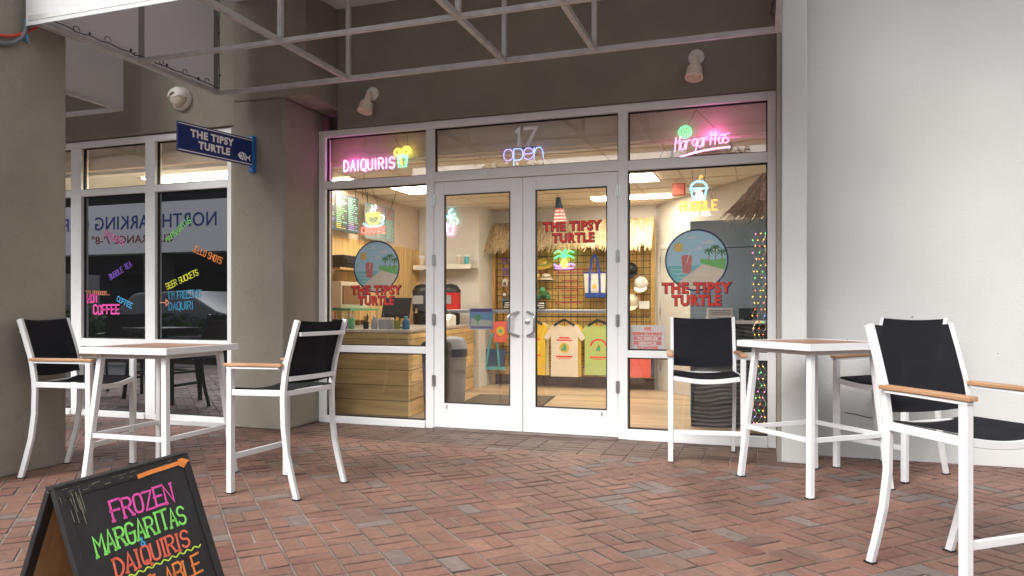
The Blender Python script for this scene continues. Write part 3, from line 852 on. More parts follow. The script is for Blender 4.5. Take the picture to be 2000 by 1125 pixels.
for i in range(len(rings) - 1):
    for k in range(n):
        q = (i * m1 + k, i * m1 + k + 1, (i + 1) * m1 + k + 1, (i + 1) * m1 + k); fs += [q, tuple(off + z for z in q[::-1])]
for i in range(len(rings) - 1):
    for k in (0, n): fs.append((i * m1 + k, (i + 1) * m1 + k, off + (i + 1) * m1 + k, off + i * m1 + k))
for k in range(n): fs += [(k, k + 1, off + k + 1, off + k), ((len(rings) - 1) * m1 + k, (len(rings) - 1) * m1 + k + 1, off + (len(rings) - 1) * m1 + k + 1, off + (len(rings) - 1) * m1 + k)]
b.add(vs_ + vs2, fs); b.build('hood', M['lamp_white'], t, smooth=True)
b = B(); b.bar([(lx - .108, 6.115, lz + .002), (lx - .06, 6.075, lz + .002), (lx, 6.062, lz + .002), (lx + .06, 6.075, lz + .002), (lx + .108, 6.115, lz + .002)], .012, .012); b.build('guard', M['lamp_white'], t)
def spotlight(px, py, label, lean):
    x, z = at(px, py, 6.64)
    t = thing('spotlight', label, 'wall lamp', (x, 6.65, z), 0, 'spotlights above the doors')
    b = B(); b.lathe([(.07, 0), (.068, .014), (.05, .024), (.02, .03)], (x, 6.65, z), (0, -1, 0), 24); b.build('mount', M['lamp_white'], t, smooth=True)
    b = B(); b.tube([(x, 6.625, z), (x - .002, 6.585, z + .004), (x + lean * .03, 6.56, z - .03)], .014, 8); b.lathe([(.008, -.016), (.008, .016)], (x, 6.585, z), (1, 0, 0), 8); b.build('arm', M['lamp_white'], t, smooth=True)
    ax = Vector((lean * .22, -.28, -1)).normalized(); o = Vector((x, 6.58, z - .01))
    b = B(); b.lathe([(.022, 0), (.03, .03), (.037, .09), (.036, .1), (.055, .103), (.062, .108), (.076, .2), (.077, .212), (.069, .211), (.06, .16), (.03, .15)], o, ax, 28)
    b.build('shade', M['lamp_beige'], t, smooth=True)
    b = B(); b.lathe([(.034, .1), (.037, .1015), (.034, .1035)], o, ax, 24); b.build('groove', M['rubber'], t)
spotlight(727, 183, 'beige spotlight on the brown wall above the pink neon, left of the doors', -.5)
spotlight(1360, 112, 'beige spotlight on the brown wall at right, near the white wall', -.25)

# ================================================================== HANGING SIGN
t = thing('hanging_sign', 'navy blade sign with white lettering and a fish, on a blue bracket by the column', 'sign', (-4.78, 6.08, 2.57))
p0 = Vector((-4.79, 6.03, 0)); p1 = Vector((-4.94, 5.22, 0)); dirn = (p0 - p1).normalized(); nrm = dirn.cross(Vector((0, 0, 1)))
Ls = (p0 - p1).length; z0, z1 = 2.603, 2.872
fr = (Vector((p1.x, p1.y, z0)), dirn, Vector((0, 0, 1)))
b = B(); b.prism([(0, 0), (Ls, 0), (Ls, z1 - z0), (0, z1 - z0)], fr, -.012, .012); b.build('panel', M['blue_sign'], t, bevel=.002)
b = B(); H = z1 - z0
for k in (.012, H - .020): b.prism([(.004, k), (Ls - .004, k), (Ls - .004, k + .008), (.004, k + .008)], fr, .0122, .0142)
b.build('border_line', M['sign_white'], t)
b = B(); cx = Ls * .445
printed(b, 'THE TIPSY', (fr[0] + dirn * (cx - .0) + Vector((0, 0, .155)), fr[1], fr[2]), .066, .48, .0122, .0131, .05, 1.12)
printed(b, 'TURTLE', (fr[0] + dirn * (cx + .02) + Vector((0, 0, .06)), fr[1], fr[2]), .066, .35, .0122, .0131, .05, 1.12)
b.build('lettering', M['sign_white'], t)
fo = (fr[0] + dirn * (Ls - .095) + Vector((0, 0, .075)), fr[1], fr[2])
b = B(); b.prism([(-.075, .006), (-.06, .03), (-.03, .043), (.005, .036), (.03, .012), (.045, .004), (.075, .034), (.068, .0), (.074, -.034), (.045, -.006), (.03, -.012), (.022, -.04), (.008, -.026), (-.02, -.034), (-.05, -.026), (-.068, -.008)], fo, .0122, .0145)
b.build('fish_emblem', M['sign_white'], t)
b = B()
for l in ([(-.05, .012), (-.03, .03)], [(-.035, -.02), (-.02, .012), (-.03, .028)], [(-.01, -.02), (0, .01), (-.006, .028)], [(.012, -.01), (.016, .014)]): b.ribbon(l, fo, .006, .0146, .0158)
b.build('fish_stripes', M['blue_sign'], t)
b = B(); b.box(-4.815, -4.765, 6.028, 6.078, z0 - .06, z1 + .035); b.build('bracket', M['blue_bracket'], t, bevel=.006)
for z in (z0 - .03, z1 + .015):
    B().lathe([(.008, 0), (.006, .006)], (-4.79, 6.028, z), (0, -1, 0), 8).build('screw', M['steel'], t)

# ================================================================== TABLES AND CHAIRS
def make_chair():
    t = thing('bar_armchair', 'chair', 'chair')
    W, RW = .272, .25
    def prof(z):                      # backward sweep of a rear leg
        P = [(0, .305), (.12, .27), (.28, .228), (.45, .205), (.62, .2), (.72, .205), (.85, .228), (1.0, .272), (1.125, .312)]
        for (a, ya), (c, yc) in zip(P[:-1], P[1:]):
            if a <= z <= c: return ya + (yc - ya) * (z - a) / (c - a)
    zs = [0, .06, .12, .2, .28, .36, .45, .54, .62, .7, .78, .85, .92, 1.0, 1.06, 1.122]
    L = M['chair_white']
    for s in (-1, 1):
        B().bar([(s * W, -.205, 0), (s * W, -.205, .808)], .039, .039, (0, 1, 0)).build('leg', L, t, .004, local=True)
        B().bar([(s * RW, prof(z), z) for z in zs], .027, .035, (0, 1, 0)).build('leg', L, t, .003, local=True)
        a = B(); a.bar([(s * (W + .003), -.228, .815), (s * (W - .002), .19, .822)], .036, .014, (0, 0, 1)); am = a.build('arm', L, t, .002, local=True)
        a = B(); a.bar([(s * (W + .003), -.242, .834), (s * (W + .002), -.05, .838), (s * (W - .002), .215, .84)], .052, .02, (0, 0, 1)); a.build('arm_rest', M['armwood'], am, .004, local=True)
    f = B()
    for s in (-1, 1): f.bar([(s * (W - .001), -.186, .655), (s * (RW + .003), .185, .662)], .024, .038)
    n = 12
    f.bar([(-W + .022 + (2 * W - .044) * i / n, -.205, .655 - .026 * math.sin(math.pi * i / n)) for i in range(n + 1)], .026, .036)
    f.bar([(-RW + .016 + (2 * RW - .032) * i / n, .2, .658) for i in range(n + 1)], .026, .034)
    f.build('seat_frame', L, t, .003, local=True)
    f = B(); f.bar([(-RW + .016 + (2 * RW - .032) * i / n, .23 + .02 * math.sin(math.pi * i / n), .752) for i in range(n + 1)], .022, .03)
    f.build('back_rail', L, t, .003, local=True)
    f = B(); f.bar([(-RW + .016 + (2 * RW - .032) * i / n, prof(1.03) + .034 + .012 * math.sin(math.pi * i / n), 1.035) for i in range(n + 1)], .02, .026)
    f.build('back_rail', L, t, .003, local=True)
    B().bar([(-W + .022, -.205, .235), (W - .018, -.205, .235)], .022, .036).build('footrest', L, t, .003, local=True)
    def sheet(fn, nu, nv, th):
        b = B(); vs_ = []
        for k in (0, 1):
            for i in range(nu + 1):
                for j in range(nv + 1): vs_.append(fn(i / nu, j / nv, k * th))
        m = (nu + 1) * (nv + 1); fs = []
        for i in range(nu):
            for j in range(nv):
                q = (i * (nv + 1) + j, (i + 1) * (nv + 1) + j, (i + 1) * (nv + 1) + j + 1, i * (nv + 1) + j + 1); fs += [q, tuple(z + m for z in q[::-1])]
        for j in range(nv): fs += [(j, j + 1, m + j + 1, m + j), (nu * (nv + 1) + j, nu * (nv + 1) + j + 1, m + nu * (nv + 1) + j + 1, m + nu * (nv + 1) + j)]
        for i in range(nu): fs += [(i * (nv + 1), (i + 1) * (nv + 1), m + (i + 1) * (nv + 1), m + i * (nv + 1)), (i * (nv + 1) + nv, (i + 1) * (nv + 1) + nv, m + (i + 1) * (nv + 1) + nv, m + i * (nv + 1) + nv)]
        return b.add(vs_, fs)
    def seat(u, v, k):
        hw = (W - .022) + (RW - W + .008) * v
        x = (u - .5) * 2 * hw; y = -.217 + .425 * v
        return (x, y, .686 - .026 * math.sin(math.pi * u) * (1 - .3 * v) - (.018 * ((.08 - v) / .08) if v < .08 else 0) - k)
    sheet(seat, 14, 12, .004).build('seat', M['sling'], t, smooth=True, local=True)
    def back(u, v, k):
        z = .724 + (1.122 - .724) * v
        x = (u - .5) * 2 * (RW - .012)
        return (x, prof(z) - .008 + .02 * math.sin(math.pi * u) - k, z - .012 * math.sin(math.pi * u) * (1 - v) - .012 * math.sin(math.pi * u) * v)
    sheet(back, 14, 10, .004).build('backrest', M['sling'], t, smooth=True, local=True)
    for s in (-1, 1):
        for nm, y, ww in (('foot_cap', -.205, .042), ('foot_cap', .305, .036)):
            B().box(s * (W if y < 0 else RW) - ww / 2, s * (W if y < 0 else RW) + ww / 2, y - .024, y + .024, -.001, .008).build(nm, M['black'], t, local=True)
    return t
chair0 = make_chair()
CH_GROUP = 'white framed bar armchairs'
def place(o, x, y, face, label):
    """face = direction (dx, dy) the sitter looks in; the chair's own front is -Y"""
    o.location = (x, y, .001); o.rotation_euler = (0, 0, math.atan2(face[1], face[0]) + math.pi / 2)
    tag(o, label, 'chair', CH_GROUP)
spots = [
    (-4.73, 4.10, (.96, .28), 'white framed black armchair against the brown pillar, left of the left table'),
    (-3.045, 4.17, (-1, .06), 'white framed black armchair with its back to the shop, right of the left table'),
    (-.444, 6.06, (.14, -.99), 'white framed black armchair in front of the right shop window'),
    (.86, 5.985, (-.68, -.73), 'white framed black armchair against the white wall, behind the nearest chair'),
    (.862, 3.737, (.62, -.785), 'nearest white framed black armchair, its wood arms cut by the right edge')]
for i, (x, y, fc, lb) in enumerate(spots): place(chair0 if i == 0 else copy_tree(chair0), x, y, fc, lb)
def make_table():
    t = thing('bar_table', 'table', 'table')
    s = .355; H = .94; L = M['chair_white']
    fr_ = B()
    for a in range(4):
        mx = Matrix.Rotation(a * math.pi / 2, 4, 'Z')
        q = B(); q.prism([(-s, -s), (s, -s), (s - .04, -s + .04), (-s + .04, -s + .04)], ((0, 0, H - .042), (1, 0, 0), (0, 1, 0)), 0, .042); q.moved(mx)
        fr_.add(q.v, q.f)
    tp = fr_.build('top_frame', L, t, local=True)
    B().box(-s + .041, s - .041, -s + .041, s - .041, H - .03, H - .003).build('tabletop', M['topwood'], t, local=True)
    for sx in (-1, 1):
        for sy in (-1, 1):
            B().bar([(sx * .335, sy * .335, 0), (sx * .262, sy * .262, H - .043)], .039, .039, (0, 1, 0)).build('leg', L, t, .004, local=True)
            B().box(sx * .335 - .025, sx * .335 + .025, sy * .335 - .025, sy * .335 + .025, -.001, .007).build('foot_cap', M['black'], t, local=True)
    k = .306
    b = B()
    for a in range(4):
        q = B(); q.bar([(-k + .02, -k, .345), (k - .02, -k, .345)], .02, .03); q.moved(Matrix.Rotation(a * math.pi / 2, 4, 'Z')); b.add(q.v, q.f)
    b.build('stretcher', L, t, .002, local=True)
    b = B()
    for a in range(4):
        q = B(); q.box(-.25, .25, -.272, -.252, H - .075, H - .043); q.moved(Matrix.Rotation(a * math.pi / 2, 4, 'Z')); b.add(q.v, q.f)
    b.build('apron', L, t, local=True)
    return t
table0 = make_table()
tag(table0, 'white bar table with slatted wood top in front of the dark window', 'table', 'white bar tables')
table0.location = (-3.98, 4.07, .001); table0.rotation_euler = (0, 0, R(2))
t2 = copy_tree(table0); t2.location = (.32, 5.45, .001); t2.rotation_euler = (0, 0, R(40)); t2.scale = (1, 1, 1.035); t2['label'] = 'white bar table with slatted wood top beside the white wall at right'

# ================================================================== CHALK A-BOARD
t = thing('chalkboard_sign', 'black chalkboard A-frame sign with bright hand lettering in the near left corner', 'sidewalk sign', (-2.0, 1.85, 0))
Hh = .68; kx = .52 / .58
P1 = Vector((-2.135 * kx, 1.738 * kx, 0)); P2 = Vector((-2.155 * kx, 2.335 * kx, 0))
along = (P2 - P1).normalized(); out = Vector((along.y, -along.x, 0)); Wd = (P2 - P1).length
sl = R(20.5); Ln = Hh / math.cos(sl)
down = out * math.sin(sl) - Vector((0, 0, 1)) * math.cos(sl)
O = P1 + Vector((0, 0, Hh))
fr = (O + down * Ln, along, -down)                       # lower left corner of the front face; x right, y up
b = B()
e = .032
for q in ([(0, 0), (e, 0), (e, Ln), (0, Ln)], [(Wd - e, 0), (Wd, 0), (Wd, Ln), (Wd - e, Ln)], [(e, Ln - e), (Wd - e, Ln - e), (Wd - e, Ln), (e, Ln)], [(e, .06), (Wd - e, .06), (Wd - e, .06 + e), (e, .06 + e)]):
    b.prism(q, fr, -.018, .0)
ff = b.build('front_frame', M['boardframe'], t, bevel=.0025)
b = B(); b.prism([(e, .06 + e), (Wd - e, .06 + e), (Wd - e, Ln - e), (e, Ln - e)], fr, -.011, -.005); b.build('front_panel', M['board'], t)
b = B(); b.prism([(e, .06 + e), (Wd - e, .06 + e), (Wd - e, Ln - e), (e, Ln - e)], fr, -.0135, -.0112); b.build('panel_back', M['plywood'], t)
down2 = -out * math.sin(sl) - Vector((0, 0, 1)) * math.cos(sl)
O2 = O - out * .034
fr2 = (O2 + down2 * Ln + along * Wd, -along, -down2)
b = B()
for q in ([(0, 0), (e, 0), (e, Ln), (0, Ln)], [(Wd - e, 0), (Wd, 0), (Wd, Ln), (Wd - e, Ln)], [(e, Ln - e), (Wd - e, Ln - e), (Wd - e, Ln), (e, Ln)], [(e, .06), (Wd - e, .06), (Wd - e, .06 + e), (e, .06 + e)]):
    b.prism(q, fr2, -.018, .0)
b.build('rear_frame', M['boardframe'], t, bevel=.0025)
b = B(); b.prism([(e, .06 + e), (Wd - e, .06 + e), (Wd - e, Ln - e), (e, Ln - e)], fr2, -.012, -.005); b.build('rear_panel', M['plywood'], t)
b = B(); b.bar([O - out * .017 + Vector((0, 0, .003)), O - out * .017 + along * Wd + Vector((0, 0, .003))], .03, .01); b.build('hinge_strip', M['boardframe'], t)
rd = random.Random(11)
def bl(text, col, cx, cy, h, width, wdt, nm='lettering', serif=.13, rise=.0, jit=.045):
    ls, tot = drawn(text, h, .62, .3, jit, .05, rise, rd, serif)
    ls = fit(ls, width)
    f2 = (fr[0] + fr[1] * (Wd * cx) + fr[2] * (Ln * cy), fr[1], fr[2])
    strokes(B(), ls, f2, wdt, -.0048, -.0036).build(nm, CH[col], t)
bl('FROZEN', 'pink', .55, .812, .060, Wd * .49, .0074)
bl('MARGARITAS', 'green', .487, .698, .060, Wd * .69, .0072)
bl('&', 'blue', .463, .671, .026, .016, .0035, serif=0)
bl('DAIQUIRIS', 'red', .515, .590, .054, Wd * .585, .0072)
bl('AVAILABLE', 'orange', .515, .462, .058, Wd * .66, .0072)
wv = [(Wd * (.30 + .585 * i / 60), Ln * .573 + .004 * math.sin(i * .95)) for i in range(61)]
strokes(B(), [wv], fr, .0042, -.0048, -.0036).build('wavy_line', CH['lime'], t)
b = B(); b.ribbon([(Wd * .56, Ln * .963), (Wd * .66, Ln * .968), (Wd * .78, Ln * .97), (Wd * .91, Ln * .974)], fr, .014, .0003, .0012)
b.prism([(Wd * .895, Ln * .96), (Wd * .905, Ln * .972), (Wd * .895, Ln * .99), (Wd * .935, Ln * .993), (Wd * .995, Ln * .974), (Wd * .96, Ln * .962), (Wd * .93, Ln * .945)], fr, .0003, .0013)
b.build('arrow', CH['orange'], t)
b = B()
for i in range(12):
    x = rd.uniform(.01, .16); y = rd.uniform(.9, .985); l = rd.uniform(.01, .10)
    b.ribbon([(Wd * x, Ln * y), (Wd * (x + .003), Ln * (y - l))], fr, rd.uniform(.0006, .0018), .0003, .0006)
for i in range(18):
    x = rd.uniform(.02, .95); y = rd.uniform(.965, .995); l = rd.uniform(.01, .06)
    b.ribbon([(Wd * x, Ln * y), (Wd * (x + l), Ln * (y + .001))], fr, rd.uniform(.0006, .0014), .0003, .0006)
b.build('paint_drips', mat('old_paint', (.3, .27, .19), .8, var=.4, scale=40), t)

# ================================================================== NEON SIGNS (hung just inside the glass)
NY = 6.805
def neon_mat(name, core, s): return emit('neon_' + name, core, s * NEON)
N = dict(pink=neon_mat('pink', (1, .5, .9), 2.1), lilac=neon_mat('lilac', (.42, .34, 1), .85), rose=neon_mat('rose', (1, .3, .78), 1.25), hot=neon_mat('magenta', (1, .1, .62), .9), yellow=neon_mat('yellow', (1, .8, .12), 1.7), green=neon_mat('green', (.15, 1, .35), 1.1),
         cyan=neon_mat('cyan', (.35, .85, 1), 1.5), white=neon_mat('white', (1, .93, .95), 1.9), violet=neon_mat('violet', (.45, .4, 1), 1.1), orange=neon_mat('orange', (1, .4, .1), 1.15),
         red=neon_mat('red', (1, .22, .18), 1.2), blue=neon_mat('blue', (.3, .45, 1), .95), mint=neon_mat('mint', (.4, 1, .75), 1.2))
def halo(name, col, s, a):  # see-through glowing sleeve, imitates the soft glow around a neon tube
    m, n, l, b = new_mat(name); b.inputs['Base Color'].default_value = (*col, 1); b.inputs['Alpha'].default_value = a
    b.inputs['Emission Color'].default_value = (*col, 1); b.inputs['Emission Strength'].default_value = s * NEON; return m
JK = dict(pink=halo('glow_sleeve_pink', (1, .08, .75), .8, .16), yellow=halo('glow_sleeve_yellow', (.95, .75, .05), .8, .3), green=halo('glow_sleeve_green', (.1, .9, .3), .7, .3), cyan=halo('glow_sleeve_cyan', (.1, .6, .9), .7, .3),
          violet=halo('glow_sleeve_violet', (.35, .15, .9), .6, .3), red=halo('glow_sleeve_red', (1, .1, .08), .7, .3), orange=halo('glow_sleeve_orange', (1, .4, .05), .7, .3))
M['acrylic'] = see_through('clear_acrylic', (.8, .8, .8), .06, .1)
def lamp_at(p, col, e, r=.06):
    L = bpy.data.lights.new('glow', 'POINT'); L.energy = e; L.color = col; L.shadow_soft_size = r
    o = bpy.data.objects.new('glow', L); scn.collection.objects.link(o); o.location = p; return o
def neon_thing(name, label, px, py):
    x, z = at(px, py, NY)
    return thing(name, label, 'neon sign', (x, NY, z), 0, 'neon signs in the shopfront'), x, z
def tubes(t, lines, fr, core, glow_sleeve, r=.0055, d=0.0, nm='tube'):
    o = neon(B(), lines, fr, r, d).build(nm, N[core], t, smooth=True)
    if glow_sleeve: neon(B(), lines, fr, r * 2.1, d).build('glow_sleeve', JK[glow_sleeve], o, smooth=True)
def hang(t, pts, r=.0022, nm='cord'):
    b = B()
    for l in pts: b.tube(l, r, 5)
    b.build(nm, M['wire'], t)
def circ(r, cx=0, cy=0, n=28, a0=0, a1=360, ry=None): return [(cx + r * math.cos(R(a0 + (a1 - a0) * i / n)), cy + (ry or r) * math.sin(R(a0 + (a1 - a0) * i / n))) for i in range(n + 1)]

# pink DAIQUIRIS with a yellow and green glass
t, x, z = neon_thing('neon_sign', 'pink neon reading DAIQUIRIS with a yellow and green drink, top left window', 735, 320)
xl, zb = at(672, 334, NY); xr, _ = at(770, 326, NY)
ls, _ = drawn('DAIQUIRIS', .112, .55, .42); ls = fit(ls, (xr - xl)); cx = (xl + xr) / 2; zz = zb - .004
tubes(t, ls, FACE(cx, NY, zz), 'pink', 'pink', .0055)
gx, gz = at(786, 326, NY)
glass_l = [[(-.055, .135), (-.042, 0), (.042, 0), (.055, .135)], [(-.05, .1), (.05, .1)], circ(.014, 0, .116, 12)]
tubes(t, glass_l, FACE(gx, NY, gz), 'mint', 'green', .005)
tubes(t, [circ(.05, .045, .155, 22, -30, 200), circ(.028, .045, .155, 16, 0, 360), circ(.04, -.05, .15, 18, 40, 230), [(-.005, .02), (-.045, .19)]], FACE(gx, NY, gz), 'yellow', 'yellow', .005)
tubes(t, [[(-.028, .012), (-.034, .085), (.034, .085), (.028, .012), (-.028, .012)]], FACE(gx, NY, gz), 'green', None, .003)
b = B(); b.prism([(xl - cx - .02, -.03), (gx + .1 - cx, -.03), (gx + .1 - cx, .22), (xl - cx - .02, .22)], FACE(cx, NY + .014, zz), -.003, .0); b.build('backing', M['acrylic'], t)
hang(t, [[(gx - .02, NY + .006, gz + .18), (gx - .1, NY + .006, 2.99)], [(gx + .05, NY + .006, gz + .18), (gx + .06, NY + .006, 2.99)], [(xl + .25, NY + .006, zz - .02), (xl + .23, NY + .006, zz - .1), (xl + .22, NY, zz - .3)],
         [(xl - .12, NY, zz + .12), (xl - .13, NY, zz - .05), (xl - .0, NY, zz - .14), (xl + .15, NY, zz - .15)]])
lamp_at((cx - .2, NY + .02, zz + .05), (1, .1, .72), .85 * NEON)

# house number and violet "open"
xl, zb = at(1006, 287, GY - .006); xr, zt = at(1050, 250, GY - .006)
ls, _ = drawn('17', .155, .7, .3); ls = fit(ls, .2)
tag(strokes(B(), ls, FACE((xl + xr) / 2, GY - .004, zb + .016), .036, 0, .002).build('house_number', M['sign_white']), 'white house number 17 on the pane above the doors', 'number')
t, x, z = neon_thing('neon_sign', 'pale violet neon script reading open, above the doors', 1021, 303)
xl, zb = at(984, 316, NY); xr, _ = at(1061, 309, NY)
ls, _ = drawn('open', .165, .8, .12); ls = fit(ls, xr - xl); cx = (xl + xr) / 2
xs = [l for l in ls]
tubes(t, ls[:1] + ls[3:4], FACE(cx, NY, zb + .008), 'lilac', None, .0046)
tubes(t, ls[1:3] + ls[4:], FACE(cx, NY, zb + .008), 'blue', None, .0046)
b = B()
for k in (-.09, .0, .09): b.box(cx + k - .018, cx + k + .018, NY + .006, NY + .02, zb + .118, zb + .13)
b.build('clip', M['black'], t)
hang(t, [[(cx - .05, NY, zb + .13), (cx - .01, NY, 2.99)], [(xr - .005, NY, zb + .02), (xr, NY, zb - .04), (xr + .03, NY, zb - .11)]])

# pink script with a green lime
t, x, z = neon_thing('neon_sign', 'pink script neon reading Margaritas with a green lime wheel, top right window', 1370, 275)
xl, zl = at(1318, 291, NY); xr, zr = at(1425, 276, NY)
ls, _ = drawn('Margaritas', .118, .62, .3, slant=.16); ls = fit(ls, xr - xl); cx = (xl + xr) / 2; rise = .1
ls = [[(p[0], p[1] + rise * p[0]) for p in l] for l in ls]
zm = (zl + zr) / 2 - .012
tubes(t, ls, FACE(cx, NY, zm), 'rose', None, .0052)
h = (xr - xl) / 2
tubes(t, [chaikin([(-h - .03, -.105), (-h * .4, -.055), (h * .3, -.028), (h * 1.02, -.02)])], FACE(cx, NY, zm), 'pink', 'pink', .0055)
gx, gz = at(1338, 258, NY)
sp = [[(.012 * math.cos(a), .012 * math.sin(a)), (.038 * math.cos(a), .038 * math.sin(a))] for a in [k * math.pi / 4 for k in range(8)]]
tubes(t, [circ(.056), circ(.046)] + sp, FACE(gx, NY, gz), 'green', None, .0034)
hang(t, [[(gx + .02, NY, gz + .055), (gx + .1, NY, 2.99)], [(cx + .11, NY, zm + .16), (gx + .1, NY, 2.99)], [(cx - .27, NY + .01, zm - .08), (cx - .29, NY + .01, zm + .02), (cx - .34, NY + .02, zm + .0), (cx - .4, NY + .02, zm - .12)]])
b = B(); b.box(cx - .275, cx - .25, NY, NY + .02, zm - .12, zm - .02); b.build('driver', M['black'], t, bevel=.003)
lamp_at((cx + .1, NY + .02, zm + .08), (1, .14, .6), 1.2 * NEON)

# coffee cup
t, x, z = neon_thing('neon_sign', 'neon of a yellow coffee cup on a pale blue saucer over the red word COFFEE', 730, 432)
xl, zb = at(707, 458, NY); xr, _ = at(752, 455, NY); cx = (xl + xr) / 2; w_ = xr - xl
ls, _ = drawn('COFFEE', .062, .7, .3); tubes(t, fit(ls, w_), FACE(cx, NY, zb + .01), 'red', 'red', .0055)
f2 = FACE(cx, NY, zb + .105)
tubes(t, [chaikin([(-.075, .1), (-.07, .03), (-.03, 0), (.03, 0), (.07, .03), (.075, .1)]), circ(.075, 0, .1, 24, 0, 360, .016)], f2, 'yellow', 'yellow', .0055)
tubes(t, [circ(.03, .092, .06, 14, -100, 110)], f2, 'white', None, .005)
tubes(t, [chaikin([(-.12, .01), (-.08, -.02), (0, -.03), (.08, -.02), (.12, .01)])], f2, 'cyan', 'cyan', .0055)
tubes(t, [chaikin([(-.02, .125), (-.035, .15), (-.005, .17), (-.02, .2)]), chaikin([(.02, .125), (.005, .15), (.035, .17), (.02, .2)])], f2, 'white', None, .005)
hang(t, [[(cx - .06, NY, zb + .3), (cx - .1, NY, 2.45)], [(cx + .06, NY, zb + .3), (cx - .02, NY, 2.45)], [(cx + .27, NY + .02, 2.45), (cx + .22, NY + .02, 2.3), (cx + .13, NY, 2.1)]])
b = B(); b.prism(disc(.15, 24, 0, .07), f2, -.016, -.013); b.build('backing', M['acrylic'], t)
# bubble tea
t, x, z = neon_thing('neon_sign', 'neon of a pale blue cup over the orange word BUBBLE and white MILK TEA', 1362, 385)
xl, zb = at(1329, 413, NY); xr, _ = at(1401, 410, NY); cx = (xl + xr) / 2
ls, _ = drawn('BUBBLE', .085, .62, .3); tubes(t, fit(ls, xr - xl), FACE(cx, NY, zb + .004), 'orange', 'orange', .006)
ls, _ = drawn('MILK TEA', .036, .62, .3); tubes(t, fit(ls, (xr - xl) * .62), FACE(cx, NY, zb - .047), 'white', None, .0036)
f2 = FACE(cx, NY, zb + .1)
tubes(t, [[(-.068, .1), (-.05, 0), (.05, 0), (.068, .1)], [(-.082, .1), (.082, .1)], circ(.07, 0, .105, 16, 0, 180, .06)], f2, 'cyan', 'cyan', .0055)
tubes(t, [[(.0, .165), (.014, .2)], circ(.011, .02, .205, 8)], f2, 'orange', None, .005)
tubes(t, [circ(.012, -.022, .025, 8), circ(.012, .005, .022, 8), circ(.012, .03, .026, 8), circ(.012, -.01, .05, 8), circ(.012, .02, .052, 8), [(-.04, .075), (.02, .085)]], f2, 'white', None, .005)
hang(t, [[(cx - .05, NY, zb + .26), (cx - .06, NY, 2.45)], [(cx + .05, NY, zb + .26), (cx + .06, NY, 2.45)], [(cx + .1, NY, zb + .1), (cx + .11, NY, zb + .14), (cx + .14, NY, zb + .02)]])

# ================================================================== DECALS AND NOTICES ON THE GLASS
def clip_region(R_, fn_lo, fn_hi, x0, x1, n=28):
    """strip outline between two curves, clipped to the round decal"""
    top, bot = [], []
    for i in range(n + 1):
        x = x0 + (x1 - x0) * i / n; c = math.sqrt(max(0, R_ * R_ - x * x))
        lo = max(-c, fn_lo(x)); hi = min(c, fn_hi(x))
        if hi > lo + 1e-4: top.append((x, hi)); bot.append((x, lo))
    return top + bot[::-1]
DM = {k: mat('decal_' + k, c, .6) for k, c in dict(ring=(.035, .06, .13), sky=(.5, .72, .84), cloud=(.72, .78, .84), sea=(.25, .6, .62), seadk=(.14, .4, .46), sand=(.82, .7, .58), grass=(.25, .6, .2),
      palm=(.1, .25, .13), trunk=(.3, .2, .1), sun=(.85, .6, .2), red=(.9, .07, .05), dark=(.05, .03, .12), pinkd=(.7, .22, .22), straw=(.8, .8, .8)).items()}
for k, c in dict(sky=(.45, .66, .76), cloud=(.7, .74, .78), sea=(.3, .6, .62), sand=(.75, .65, .55), grass=(.3, .6, .25), sun=(.9, .7, .3), red=(.95, .1, .06), pinkd=(.85, .3, .3)).items(): let_through(DM[k], c, .18)
def slab_word(t, text, x, y, z, h, w_, m_in='red', m_out='dark', d=0.0):
    fr = FACE(x, y, z)
    o = B(); printed(o, text, fr, h, w_ * 1.03, d, d + .001, .06, 1.12)
    o.add([(p[0] + h * .05, p[1], p[2] - h * .06) for p in o.v], list(o.f))
    ob = o.build('lettering_outline', DM[m_out], t)
    printed(B(), text, fr, h, w_, d + .0012, d + .002, .042, 1.12).build('lettering', DM[m_in], t)
